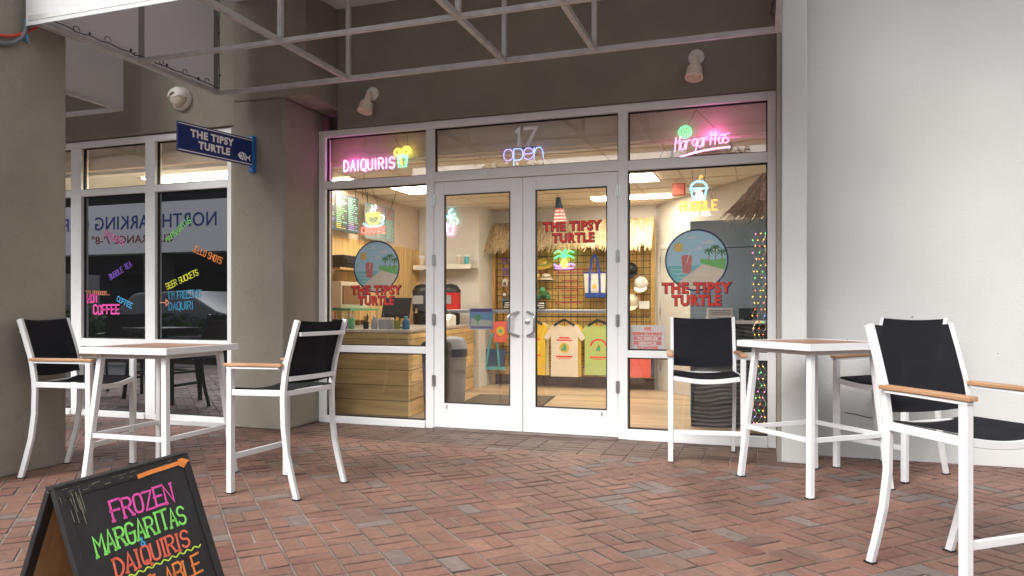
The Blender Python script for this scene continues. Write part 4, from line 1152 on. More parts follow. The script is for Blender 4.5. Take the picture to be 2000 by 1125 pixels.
def beach_decal(label, px, py, r):
    y = GY + .012; x, z = at(px, py, y)
    t = thing('window_decal', label, 'window decal', (x, y, z), 0, 'round window decals')
    f = FACE(x, y, z)
    B().prism(disc(r, 64), f, -.001, 0).build('ring', DM['ring'], t)
    q = r * .945
    B().prism(disc(q, 64), f, .0002, .001).build('sky', DM['sky'], t)
    b = B()
    for cx, cy, a in ((.35, .55, .22), (.62, .3, .2), (-.15, .72, .15), (.05, .35, .16)):
        b.prism(disc(a * r, 16, cx * r, cy * r, a * r * .2), f, .0012, .0018); b.prism(disc(a * r * .5, 14, cx * r + .05 * r, cy * r + .04 * r, a * r * .3), f, .0019, .0022)
    b.build('cloud', DM['cloud'], t)
    B().prism(disc(.15 * r, 24, -.56 * r, .42 * r), f, .0012, .002).build('sun', DM['sun'], t)
    B().prism(clip_region(q, lambda x_: -2, lambda x_: -.17 * r, -q, .3 * r), f, .0012, .002).build('sea', DM['sea'], t)
    b = B()
    for k in range(4): b.ribbon([(-.8 * r + .1 * r * k + .05 * i * r, (-.3 - .13 * k) * r + .015 * r * math.sin(i * 1.7)) for i in range(9)], f, .022 * r, .0021, .0024)
    b.build('wave', DM['cloud'], t)
    B().prism(clip_region(q, lambda x_: -2, lambda x_: -.62 * r + (x_ + .45 * r) * .75 if x_ < .3 * r else -.06 * r - (x_ - .3 * r) * .25, -.55 * r, q), f, .0026, .003).build('sand', DM['sand'], t)
    B().prism(clip_region(q, lambda x_: -.1 * r - (x_ - .1 * r) * .28 , lambda x_: .02 * r + .02 * r * math.sin(x_ / r * 9), .12 * r, q), f, .0031, .0036).build('grass', DM['grass'], t)
    for cx, cy, h in ((.38, .0, .28), (.58, .0, .38), (.78, -.02, .26)):
        b = B(); b.ribbon([(cx * r, cy * r), ((cx + .03) * r, (cy + h * .5) * r), ((cx + .02) * r, (cy + h) * r)], f, .025 * r, .0037, .0041)
        pm = b.build('palm_trunk', DM['trunk'], t)
        b = B()
        for a in range(0, 360, 52):
            c, s = math.cos(R(a)), math.sin(R(a)); b.ribbon([((cx + .02) * r, (cy + h) * r), ((cx + .02 + .08 * c) * r, (cy + h + .06 * s + .03) * r), ((cx + .02 + .15 * c) * r, (cy + h + .09 * s - .02) * r)], f, .035 * r, .0042, .0046)
        b.build('palm_fronds', DM['palm'], pm)
    b = B(); b.prism([(-.47 * r, .1 * r), (-.4 * r, .17 * r), (-.2 * r, .17 * r), (-.13 * r, .1 * r), (-.17 * r, -.38 * r), (-.22 * r, -.42 * r), (-.38 * r, -.42 * r), (-.43 * r, -.38 * r)], f, .0037, .0045); cu = b.build('drink', DM['pinkd'], t)
    b = B(); b.ribbon([(-.3 * r, -.1 * r), (-.2 * r, .3 * r), (-.12 * r, .32 * r)], f, .025 * r, .0046, .005); b.build('drink_straw', DM['straw'], cu)
    slab_word(t, 'THE TIPSY', x, y, z - r * 1.05, r * .33, r * 2.15, d=.0052)
    slab_word(t, 'TURTLE', x, y, z - r * 1.45, r * .33, r * 1.53, d=.0052)
beach_decal('round beach decal with red lettering on the left shop window, under the coffee neon', 735, 521, .27)
beach_decal('round beach decal with red lettering on the right shop window, under the bubble tea neon', 1360, 508, .278)
y = FY + .014; x, z = at(1117, 452, y)
t = thing('door_lettering', 'red arched lettering decal on the glass of the right door', 'window decal', (x, y, z))
xa, _ = at(1062, 450, y); xb, _ = at(1174, 450, y)
slab_word(t, 'THE TIPSY', x - .0, y, z + .012, .085, xb - xa); slab_word(t, 'TURTLE', x + .01, y, z - .098, .085, (xb - xa) * .72)
y = FY + .0172
t = thing('door_small_print', 'faded red lines of small print on the right door under the red lettering', 'window decal', (at(1112, 565, y)[0], y, at(1112, 600, y)[1]))
for k, (py, a, c) in enumerate(((527, 1082, 1148), (533, 1090, 1142), (548, 1098, 1126), (560, 1088, 1138), (568, 1096, 1130), (581, 1100, 1124), (591, 1086, 1136))):
    (xa, z), (xc, _) = at(a, py, y), at(c, py, y); b = B(); x = xa; rq = random.Random(k)
    while x < xc:
        l = rq.uniform(.015, .05); b.ribbon([(x, z), (min(xc, x + l), z)], ((0, y, 0), (1, 0, 0), (0, 0, 1)), .013, 0, .0008); x += l + .012
    b.build('print_line', M['faded_red'], t)
# notice at the foot of the right window
y = GY + .02
x0, z1 = at(1231, 636, y); x1, z0 = at(1299, 685, y); z0 = .815; z1 = 1.045
t = thing('notice_sign', 'pale notice with red print about refusing service, behind the right shop window', 'sign', ((x0 + x1) / 2, y, z0))
B().box(x0, x1, y, y + .006, z0, z1).build('card', mat('notice_card', (.62, .58, .56), .6), t)
b = B(); cx = (x0 + x1) / 2; W = x1 - x0; H = z1 - z0
printed(b, 'WE', FACE(cx, y, z0 + H * .79), H * .13, W * .22, .0005, .0015, .03); printed(b, 'RESERVE THE RIGHT', FACE(cx, y, z0 + H * .60), H * .12, W * .86, .0005, .0015, .03)
printed(b, 'TO ANYONE', FACE(cx, y, z0 + H * .05), H * .12, W * .6, .0005, .0015, .03)
b.build('lettering', DM['red'], t)
b = B(); b.prism([(-W * .4, 0), (W * .4, 0), (W * .4, H * .15), (-W * .4, H * .15)], FACE(cx, y, z0 + H * .4), .0005, .0012); b.prism([(-W * .4, 0), (W * .4, 0), (W * .4, H * .15), (-W * .4, H * .15)], FACE(cx, y, z0 + H * .215), .0005, .0012); b.build('red_band', DM['pinkd'], t)
b = B(); printed(b, 'TO REFUSE', FACE(cx, y, z0 + H * .42), H * .1, W * .6, .0014, .002, .03); printed(b, 'SERVICE', FACE(cx, y, z0 + H * .235), H * .1, W * .5, .0014, .002, .03); b.build('band_lettering', M['paper'], t)
# picture on the left door
y = FY + .0305
x0, z1 = at(917, 602, y); x1, z0 = at(963, 643, y)
t = thing('door_poster', 'small blue beach poster taped inside the left door beside its handle', 'poster', ((x0 + x1) / 2, y, z0))
B().box(x0, x1, y, y + .003, z0, z1).build('sheet', mat('poster_sheet', (.13, .22, .36), .4), t)
W = x1 - x0; H = z1 - z0; f = FACE(x0, y, z0)
b = B(); b.prism([(W * .06, H * .83), (W * .94, H * .83), (W * .94, H * .96), (W * .06, H * .96)], f, .0005, .001); b.prism([(W * .08, H * .05), (W * .92, H * .05), (W * .92, H * .12), (W * .08, H * .12)], f, .0005, .001); b.build('banner', mat('poster_purple', (.08, .03, .12), .5), t)
b = B(); b.prism([(W * .06, H * .15), (W * .94, H * .15), (W * .94, H * .4), (W * .06, H * .52)], f, .0005, .001); b.build('beach', mat('poster_sand', (.35, .36, .3), .5), t)
b = B(); b.prism(disc(W * .15, 14, W * .36, H * .55, H * .16), f, .0012, .0016); b.ribbon([(W * .36, H * .2), (W * .36, H * .5)], f, .012, .0012, .0016); b.build('palm', DM['palm'], t)

# hand-painted words on the dark window
LG = LY + .035
def painted(word, col, px0, py0, px1, py1, hpx, label, wd=.0075, serif=.0, bold=True):
    xa, za = at(px0, py0, LG); xb, zb = at(px1, py1, LG)
    L = math.hypot(xb - xa, zb - za); a = math.atan2(zb - za, xb - xa)
    cx, cz = (xa + xb) / 2, (za + zb) / 2; dpt = LG * C_ - cx * S_
    h = hpx * .9 * dpt / F_
    fr = rotf(FACE(cx, LG, cz), a)
    b = B()
    ls, _ = drawn(word, h, .6, .28, .03, 0, 0, random.Random(len(word)), serif)
    ls = [[(p[0], p[1] - h / 2) for p in l] for l in fit(ls, L)]
    strokes(b, ls, fr, wd, 0, .0012)
    return tag(b.build('painted_word', CH[col]), label, 'window lettering', 'words painted on the dark window')
painted('DAIQUIRIS', 'palepink', 204, 453, 242, 475, 13, 'pale pink painted word DAIQUIRIS sloping down on the dark window')
painted('MARGARITAS', 'green', 325, 470, 371, 428, 13, 'green painted word MARGARITAS sloping up on the dark window')
painted('JELLO SHOTS', 'orange', 377, 484, 433, 510, 14, 'orange painted words JELLO SHOTS on the dark window')
painted('BUBBLE TEA', 'purple', 214, 542, 256, 515, 12, 'purple painted words BUBBLE TEA on the dark window')
painted('BEER BUCKETS', 'yellow', 325, 560, 386, 531, 13, 'yellow painted words BEER BUCKETS on the dark window')
painted('COFFEE', 'blue', 229, 583, 258, 598, 11, 'small blue painted word COFFEE sloping down on the dark window')
painted('HOT', 'hotpink', 171, 584, 191, 582, 16, 'bold pink painted word HOT on the dark window, upper one', .02)
painted('COFFEE', 'hotpink', 183, 605, 233, 604, 19, 'bold pink painted word COFFEE, lowest on the left pane', .018)
painted('"I\'M SOOOOOO...', 'salmon', 167, 571, 214, 573, 8, 'thin salmon handwriting above the pink HOT on the dark window', .006)
painted('I\'M FREEZING"', 'dimblue', 330, 577, 394, 573, 16, 'blue handwriting reading I\'M FREEZING on the right dark pane', .009)
painted('DAQUIRI', 'dimblue', 330, 598, 376, 596, 17, 'blue handwriting reading DAQUIRI on the right dark pane', .009)
xa, za = at(317, 591, LG)
b = B(); b.ribbon([(-.03, 0), (.05, 0)], FACE(xa, LG, za), .01, 0, .0012); b.ribbon([(.05, .035), (.09, 0), (.05, -.035), (.05, .035)], FACE(xa, LG, za), .012, 0, .0012)
tag(b.build('painted_arrow', CH['salmon']), 'small painted arrow pointing at the blue handwriting', 'window lettering')

# ================================================================== INSIDE THE SHOP
# planked counter, slightly askew, running back from the window
A, Bk, Cc, D = (-3.67, 7.24), (-4.13, 10.25), (-4.98, 10.25), (-4.98, 7.24)
t = thing('counter', 'planked wooden counter running back from the left shop window', 'counter', (-4.4, 7.3, .004))
def plan(b, poly, z0, z1): return b.prism(poly, ((0, 0, z0), (1, 0, 0), (0, 1, 0)), 0, z1 - z0)
plan(B(), [(A[0] - .012, A[1]), (Bk[0] - .012, Bk[1]), Cc, D], .005, .93).build('body', M['counter_shaded'], t)
e = Vector((Bk[0] - A[0], Bk[1] - A[1], 0)).normalized(); n_ = Vector((e.y, -e.x, 0))
for k in range(5):
    b = B(); z0 = .008 + k * .184
    p = [Vector((A[0] - .010, A[1], z0)), Vector((Bk[0] - .010, Bk[1], z0))]
    b.add([p[0], p[1], p[1] + n_ * .02, p[0] + n_ * .02] + [q + Vector((0, 0, .178)) for q in (p[0], p[1], p[1] + n_ * .02, p[0] + n_ * .02)], [(3, 2, 1, 0), (4, 5, 6, 7), (0, 1, 5, 4), (1, 2, 6, 5), (2, 3, 7, 6), (3, 0, 4, 7)])
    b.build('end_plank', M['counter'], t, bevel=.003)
plan(B(), [(A[0] + .03, A[1] - .03), (Bk[0] + .03, Bk[1]), Cc, (D[0], D[1] - .03)], .931, .962).build('countertop', M['ctop'], t, bevel=.004)
CT = .9625
def bottle(x, y, z, r, h, label, cat, m1, m2, name='bottle', group=None):
    t = thing(name, label, cat, (x, y, z), 0, group)
    B().lathe([(r * .95, 0), (r, .01), (r, h * .62), (r * .45, h * .78), (r * .4, h * .84)], (x, y, z), n=16).build('body', m1, t, smooth=True)
    B().lathe([(r * .45, h * .84), (r * .45, h * .95), (r * .25, h)], (x, y, z), n=12).build('cap', m2, t, smooth=True)
    return t
def cup_of(x, y, z, r, h, label, cat, m, fill, name='cup', k=14, ln=.1, sd=1):
    t = thing(name, label, cat, (x, y, z)); rr = random.Random(sd)
    B().lathe([(r * .85, 0), (r, h), (r * .93, h), (r * .8, .01)], (x, y, z), n=16).build('tub', m, t, smooth=True)
    for c in fill:
        b = B()
        for i in range(max(1, k // len(fill))):
            a = rr.uniform(0, 6.28); q = rr.uniform(0, r * .7); dx, dy = rr.uniform(-.02, .02), rr.uniform(-.02, .02)
            b.tube([(x + q * math.cos(a), y + q * math.sin(a), z + .012), (x + q * math.cos(a) + dx, y + q * math.sin(a) + dy, z + h + ln * rr.uniform(.6, 1))], .0035, 5)
        b.build('straw', c, t)
    return t
def plas(n, c, r=.35): return mat(n, c, r)
PC = dict(red=plas('pl_red', (.55, .04, .03)), yel=plas('pl_yellow', (.75, .52, .1)), pur=plas('pl_purple', (.2, .08, .35)), cream=plas('pl_cream', (.7, .62, .48)), grn=plas('pl_green', (.1, .4, .2)), blu=plas('pl_blue', (.05, .17, .32)),
          teal=plas('pl_teal', (.12, .42, .48)), org=plas('pl_orange', (.75, .28, .06)), pnk=plas('pl_pink', (.75, .25, .4)), wht=plas('pl_white', (.75, .74, .72)), gry=plas('pl_grey', (.3, .32, .36)), brn=plas('pl_brown', (.25, .13, .06)), coral=plas('pl_coral', (.75, .13, .1), .8))
cup_of(-4.74, 7.42, CT, .055, .11, 'dark tub of tan and red straws at the left end of the counter', 'straw holder', M['black'], [PC['cream'], PC['red'], PC['org']], 'straw_holder', 24, .1, 1)
cup_of(-4.6, 7.42, CT, .05, .1, 'purple tub of cream straws on the counter', 'straw holder', PC['pur'], [PC['cream'], PC['yel']], 'straw_holder', 20, .1, 2)
cup_of(-4.49, 7.40, CT, .04, .12, 'green striped cup holding pale sticks on the counter', 'cup', PC['grn'], [PC['cream']], 'cup', 12, .06, 3)
cup_of(-4.31, 7.42, CT, .035, .08, 'small black cup of black pens on the counter', 'pen cup', M['black'], [M['black']], 'pen_cup', 9, .1, 4)
bottle(-4.2, 7.42, CT, .036, .16, 'clear pump bottle on the counter under the beach decal', 'bottle', PC['gry'], PC['wht'])
t = thing('napkin_box', 'grey box with yellow napkins on the counter', 'box', (-4.05, 7.44, CT))
B().box(-4.13, -3.97, 7.38, 7.5, CT, CT + .11).build('box', PC['gry'], t, bevel=.004)
b = B()
for i in range(5): b.box(-4.125 + i * .002, -3.975, 7.39 + i * .018, 7.402 + i * .018, CT + .111, CT + .128 + .004 * (i % 2))
b.build('napkins', PC['cream'], t)
cup_of(-3.91, 7.42, CT, .04, .1, 'olive cup with yellow lids on the counter', 'cup', mat('olive', (.22, .22, .06), .5), [PC['yel']], 'cup', 14, .045, 6)
bottle(-3.80, 7.42, CT, .042, .15, 'dark blue jar with a teal label at the corner of the counter', 'jar', PC['blu'], PC['teal'], 'jar')
t = thing('price_stand', 'small white sign stand beside the register on the counter', 'sign', (-3.72, 8.0, CT))
b = B(); b.prism([(0, 0), (.13, 0), (.13, .12), (0, .12)], ((-3.80, 8.0, CT + .09), (1, 0, 0), (0, .1, .99)), -.004, 0); b.build('card', M['paper'], t)
b = B()
for i in range(4): b.ribbon([(.015, .02 + i * .025), (.1 + .015 * (i % 2), .02 + i * .025)], ((-3.80, 8.0, CT + .09), (1, 0, 0), (0, .1, .99)), .009, .0005, .0012)
b.build('printing', PC['blu'], t)
B().box(-3.81, -3.66, 8.0, 8.1, CT, CT + .09).build('base', PC['wht'], t, bevel=.006)
t = thing('card_printer', 'white receipt printer on the counter behind the left door glass', 'printer', (-3.98, 9.0, CT))
b = B(); b.prism([(8.85, CT), (9.1, CT), (9.1, CT + .14), (9.0, CT + .16), (8.85, CT + .08)], ((-4.08, 0, 0), (0, 1, 0), (0, 0, 1)), 0, .17); b.build('body', PC['wht'], t, bevel=.008)
b = B(); b.tube([(-4.02 + .085 * math.cos(a) * .8, 9.0, CT + .14 + .07 * math.sin(a)) for a in [i * math.pi / 8 for i in range(9)]], .006, 6); b.build('paper_roll', M['paper'], t)
t = thing('till_screen', 'dark tilted back of a till screen on the counter beside the beach decal', 'monitor', (-4.02, 7.9, CT))
b = B(); f = ((-4.28, 7.72, CT + .12), (1, .3, 0), (0, .28, .96)); b.prism([(0, 0), (.32, 0), (.32, .25), (0, .25)], f, -.012, .012); b.build('screen', M['black'], t, bevel=.004)
b = B(); b.bar([(-4.12, 7.82, CT), (-4.12, 7.83, CT + .2)], .06, .05); b.box(-4.22, -4.02, 7.75, 7.93, CT, CT + .015); b.build('stand', M['black'], t)
b = B()
for i in range(3):
    b.tube(chaikin3([(-4.7 + i * .07, 7.2, .93), (-4.62 + i * .1, 7.19, .75), (-4.78 + i * .05, 7.18, .5), (-4.66 + i * .06, 7.185, .3), (-4.8 + i * .1, 7.2, .06)]), .005, 5)
tag(b.build('power_cables', M['wire']), 'black cables dangling down the front of the wooden counter', 'cable')
# trash can
t = thing('trash_can', 'grey trash can with a pale swing lid beside the end of the counter', 'trash can', (-3.52, 8.05, .004))
B().lathe([(.13, 0), (.14, .03), (.165, .7), (.17, .71)], (-3.5, 8.05, .006), n=28).build('bin', M['grey_plastic'], t, smooth=True)
B().lathe([(.172, .62), (.175, .66), (.172, .71), (.166, .715)], (-3.5, 8.05, .006), n=28).build('liner', M['dark_bag'], t, smooth=True)
B().lathe([(.176, .712), (.176, .75), (.14, .83), (.05, .86), (.002, .862)], (-3.5, 8.05, .006), n=28).build('lid', PC['gry'], t, smooth=True)
t = thing('trash_can', 'dark blue bin with a black liner in the lower left shop window', 'trash can', (-3.42, 7.3, .004))
B().lathe([(.13, 0), (.15, .5), (.16, .78), (.14, .8)], (-3.36, 7.28, .006), n=24).build('bin', M['dark_bag'], t, smooth=True)
B().lathe([(.163, .7), (.168, .8), (.15, .83), (.1, .84)], (-3.36, 7.28, .006), n=24).build('liner', M['black'], t, smooth=True)
# appliances along the pine wall
def oven(y0, y1, z0, z1, label, m, nm, win):
    t = thing(nm, label, nm.replace('_', ' '), (-4.9, (y0 + y1) / 2, z0))
    B().box(-5.04, -4.72, y0, y1, z0, z1).build('case', m, t, bevel=.01)
    B().box(-4.719, -4.705, y0 + .03, y1 - .16, z0 + .05, z1 - .05).build('door', win, t, bevel=.004)
    B().bar([(-4.69, y1 - .14, z0 + .05), (-4.69, y1 - .14, z1 - .05)], .016, .016).build('handle', M['steel'], t)
    b = B()
    for i in range(3): b.lathe([(.014, 0), (.012, .012)], (-4.719, y1 - .07, z0 + .08 + i * .06), (1, 0, 0), 10)
    b.build('knob', M['steel'], t)
t = thing('wall_shelf', 'shelf on the pine wall carrying the black microwave', 'shelf', (-4.9, 8.2, 1.2))
B().box(-5.048, -4.7, 7.5, 9.0, 1.66, 1.685).build('board', M['pine'], t)
for y in (7.6, 8.9): B().prism([(0, 0), (.25, 0), (0, -.2)], ((-5.048, y, 1.66), (1, 0, 0), (0, 0, 1)), 0, .02).build('bracket', M['steel'], t)
oven(7.62, 8.25, 1.686, 1.84, 'low black microwave on the upper shelf of the pine wall', M['black'], 'microwave', M['rubber'])
oven(7.55, 8.2, 1.2, 1.52, 'cream oven with a brown glass front under the shelf', PC['cream'], 'oven', PC['brn'])
t = thing('display_case', 'green lit glass display case at the left end of the counter', 'display case', (-4.8, 7.75, CT))
B().box(-5.03, -4.62, 7.6, 8.3, CT, CT + .03).build('base', M['steel'], t)
B().box(-5.02, -4.63, 7.61, 8.29, CT + .21, CT + .235).build('roof', PC['grn'], t, bevel=.004)
for x in (-5.01, -4.65):
    for y in (7.62, 8.27): B().box(x, x + .012, y, y + .012, CT + .031, CT + .209).build('post', M['steel'], t)
b = B()
for i in range(5): b.lathe([(.02, 0), (.045, .02), (.04, .05), (.01, .06)], (-4.8, 7.7 + i * .12, CT + .031), n=10)
b.build('pastry', PC['brn'], t)
# menu boards hanging on the side wall
def menu_board(y0, y1, z0, z1, label, sd, base, mcol):
    rr = random.Random(sd); x = -4.94
    t = thing('menu_board', label, 'menu board', (x, (y0 + y1) / 2, z0), 0, 'hanging menu boards')
    B().box(x - .02, x, y0, y1, z0, z1).build('panel', base, t, bevel=.003)
    W = (y1 - y0) / 3; f = ((x, y0, z0), (0, 1, 0), (0, 0, 1))
    cols = {}
    for c in range(3):
        z = z1 - z0 - .035; cur = rr.choice(mcol)
        while z > .03:
            if rr.random() < .22: cur = rr.choice(mcol)
            L = rr.uniform(.5, .86) * W
            cols.setdefault(cur, []).append([(c * W + .03, z), (c * W + .03 + L * .55, z)])
            if rr.random() < .7: cols[cur].append([(c * W + .05 + L * .6, z), (c * W + .03 + L, z)])
            z -= .0245
    for cur, ls in cols.items(): strokes(B(), ls, f, .011, .0005, .0012).build('menu_line', CH2[cur], t)
    b = B()
    for k in (1, 2): b.ribbon([(k * W, .02), (k * W, z1 - z0 - .02)], f, .006, .0005, .001)
    b.build('divider', M['black'], t)
    b = B()
    for y in (y0 + .06, y1 - .06): b.tube([(x - .01, y, z1), (x - .01, y, CZ)], .004, 5)
    b.build('cord', M['wire'], t)
CH2 = {k: mat('menu_' + k, c, .7) for k, c in dict(green=(.22, .42, .18), red=(.5, .1, .09), blue=(.28, .33, .6), purple=(.28, .18, .55), yellow=(.5, .42, .08), grey=(.35, .37, .38), mint=(.25, .5, .4), pink=(.5, .18, .3), orange=(.55, .2, .06)).items()}
menu_board(7.5, 8.32, 2.15, 2.62, 'dark menu board with rows of coloured writing, left one of the two', 3, mat('menu_dark', (.06, .07, .065), .4), ['green', 'red', 'blue', 'purple', 'yellow', 'grey', 'mint', 'orange'])
menu_board(8.5, 9.3, 2.12, 2.6, 'paler grey menu board with faint writing, behind the coffee neon', 4, mat('menu_grey', (.22, .26, .25), .4), ['grey', 'mint', 'green', 'pink', 'grey', 'red', 'blue'])
# shelf with cups on the white partition
t = thing('cup_shelf', 'white boxed shelf with cups on the white wall seen through the left door', 'shelf', (-4.5, 10.2, 1.8))
B().box(-5.0, -4.07, 10.02, 10.298, 1.8, 1.83).build('board', M['inwhite'], t, bevel=.003)
B().box(-5.0, -4.07, 10.0, 10.019, 1.78, 1.85).build('lip', M['inwhite'], t, bevel=.003)
for i, (x, c, lb) in enumerate(((-4.92, 'cream', 'cream paper cup at the left end of the white shelf'), (-4.62, 'wht', 'white cup on the white shelf, beside the cream bottle'), (-4.3, 'cream', 'cream cup with a brown print on the white shelf'), (-4.18, 'teal', 'teal lidded cup at the right end of the white shelf'))):
    t = thing('cup', lb, 'cup', (x, 10.12, 1.83))
    B().lathe([(.03, 0), (.045, .13), (.047, .135)], (x, 10.12, 1.831), n=14).build('body', PC[c], t, smooth=True)
    B().lathe([(.049, .135), (.049, .15), (.03, .165), (.002, .167)], (x, 10.12, 1.831), n=14).build('lid', PC['wht'], t, smooth=True)
def urn(x, y, label, m):
    t = thing('drink_dispenser', label, 'drink dispenser', (x, y, CT))
    b = B(); b.lathe([(.13, 0), (.14, .02), (.14, .16), (.12, .17)], (x, y, CT + .0), n=24); b.build('base', M['black'], t, smooth=True)
    b = B(); b.lathe([(.125, .171), (.15, .2), (.15, .46), (.13, .48)], (x, y, CT), n=24); b.build('tank', m, t, smooth=True)
    b = B(); b.lathe([(.152, .461), (.152, .5), (.1, .57), (.03, .59), (.002, .592)], (x, y, CT), n=24); b.build('lid', M['black'], t, smooth=True)
    b = B(); b.bar([(x, y - .151, CT + .22), (x, y - .21, CT + .22), (x, y - .21, CT + .17)], .03, .03); b.build('tap', M['steel'], t)
    b = B(); b.box(x - .08, x + .08, y - .158, y - .1515, CT + .3, CT + .42); b.build('label_plate', PC['gry'], t)
urn(-4.28, 9.75, 'red drink dispenser with black lid on the back counter', M['redplastic'])
urn(-4.72, 9.75, 'dark drink dispenser beside the red one on the back counter', M['dark_bag'])
# neon cocktail on the white wall, palm neon on the slats
x, z = at(880, 436, 10.28)
t = thing('neon_sign', 'small neon cocktail in cyan and pink on the white wall behind the left door', 'neon sign', (x, 10.28, z), 0, 'neon signs in the shopfront')
f = FACE(x, 10.27, z - .15)
tubes(t, [[(-.07, .16), (-.04, -.02), (.03, -.02), (.06, .16)], [(-.05, -.02), (.04, -.02)]], f, 'pink', None, .007)
tubes(t, [circ(.06, .06, .17, 16, -40, 200), [(-.02, .1), (.02, .26), (.08, .29)]], f, 'mint', None, .007)
tubes(t, [chaikin([(-.12, .2), (-.06, .28), (0, .2)]), chaikin([(.0, .24), (-.03, .34), (.04, .36)])], f, 'cyan', None, .007)
x, z = at(1102, 508, 10.84)
t = thing('neon_sign', 'neon pineapple palm in green, yellow and violet on the slatted wall', 'neon sign', (x, 10.84, z), 0, 'neon signs in the shopfront')
f = FACE(x, 10.83, z)
tubes(t, [chaikin([(0, .02), (sx * .06, .11 + dy), (sx * .15, .06 + dy)]) for sx in (-1, 1) for dy in (-.03, .05)] + [chaikin([(0, .02), (-.02, .1), (.03, .16)])], f, 'green', 'green', .008)
tubes(t, [circ(.04, 0, -.05, 16, 0, 360, .06), circ(.02, 0, -.05, 12, 0, 360, .035)], f, 'yellow', 'yellow', .008)
tubes(t, [chaikin([(-.16, -.06), (-.1, -.1), (-.05, -.08)]), chaikin([(.05, -.08), (.1, -.05), (.17, -.08)]), chaikin([(-.14, -.12), (0, -.14), (.15, -.12)])], f, 'violet', 'violet', .008)
# wire grid on the slats
t = thing('wire_grid', 'black wire display grid fixed to the yellow slatted wall', 'display grid', (-2.8, 10.9, .3))
for nm, vert in (('wire_upright', True), ('wire_rail', False)):
    b = B()
    if vert:
        for i in range(25): b.tube([(-3.98 + i * .1, 10.905, .3), (-3.98 + i * .1, 10.905, 2.12)], .0042, 5)
    else:
        for i in range(19): b.tube([(-3.99, 10.897, .3 + i * .1), (-1.57, 10.897, .3 + i * .1)], .0042, 5)
    b.build(nm, M['wire'], t)
# thatch valance over the slats and canopy at right
def thatch(name, label, quads, n, ln, sd, cat='thatch', pale=0.0):
    rr = random.Random(sd); b = B()
    for _ in range(n):
        (p00, p10, p11, p01) = rr.choice(quads)
        u, v = rr.random(), rr.random() ** .8
        P = (p00.lerp(p10, u)).lerp(p01.lerp(p11, u), v)
        dn_ = ((p00 - p01).lerp(p10 - p11, u)).normalized()
        L = ln * rr.uniform(.5, 1.2); w_ = rr.uniform(.004, .011)
        sd_ = Vector((rr.uniform(-.3, .3), rr.uniform(-.25, .05), rr.uniform(-.1, .1)))
        a = (p10 - p00).normalized(); P = P + Vector((0, rr.uniform(-.05, .02), 0))
        e1 = P + (dn_ + sd_ * .6).normalized() * L
        k = rr.uniform(.75, 1.2); b.col = tuple((q * (1 - pale) + .8 * pale) * k for q in rr.choice([(.82, .66, .42), (.75, .58, .34), (.86, .72, .5), (.68, .5, .28)]))
        b.add([P - a * w_, P + a * w_, e1 + a * w_ * .4, e1 - a * w_ * .4, P + Vector((0, .004, 0)), e1 + Vector((0, .003, 0))], [(0, 1, 2, 3), (1, 0, 4), (3, 2, 5), (0, 3, 5, 4), (2, 1, 4, 5)])
    b.col = tuple(q * (1 - pale) + .8 * pale for q in (.66, .5, .3))
    for (p00, p10, p11, p01) in quads:
        N_ = (p10 - p00).cross(p01 - p00).normalized() * .02
        b.add([p00, p10, p11, p01, p00 - N_, p10 - N_, p11 - N_, p01 - N_], [(0, 1, 2, 3), (7, 6, 5, 4), (0, 4, 5, 1), (1, 5, 6, 2), (2, 6, 7, 3), (3, 7, 4, 0)])
    return tag(b.build(name, M['straw'], recalc=False), label, cat)
V = Vector
thatch('thatch_fringe', 'straw thatch fringe hanging over the slatted merchandise wall', [(V((-4.15, 10.62, 2.18)), V((-1.52, 10.62, 2.18)), V((-1.52, 10.9, 2.54)), V((-4.15, 10.9, 2.54)))], 5200, .2, 2)
thatch('thatch_canopy', 'straw thatch canopy sloping over the desk in the right window', [(V((-.36, 7.9, 2.18)), V((.02, 8.2, 2.2)), V((.25, 8.2, 2.56)), V((-.02, 7.9, 2.56))), (V((-.02, 7.9, 2.3)), V((.55, 7.9, 2.3)), V((.55, 8.0, 2.6)), V((-.02, 8.0, 2.6)))], 1300, .15, 4, pale=.45)
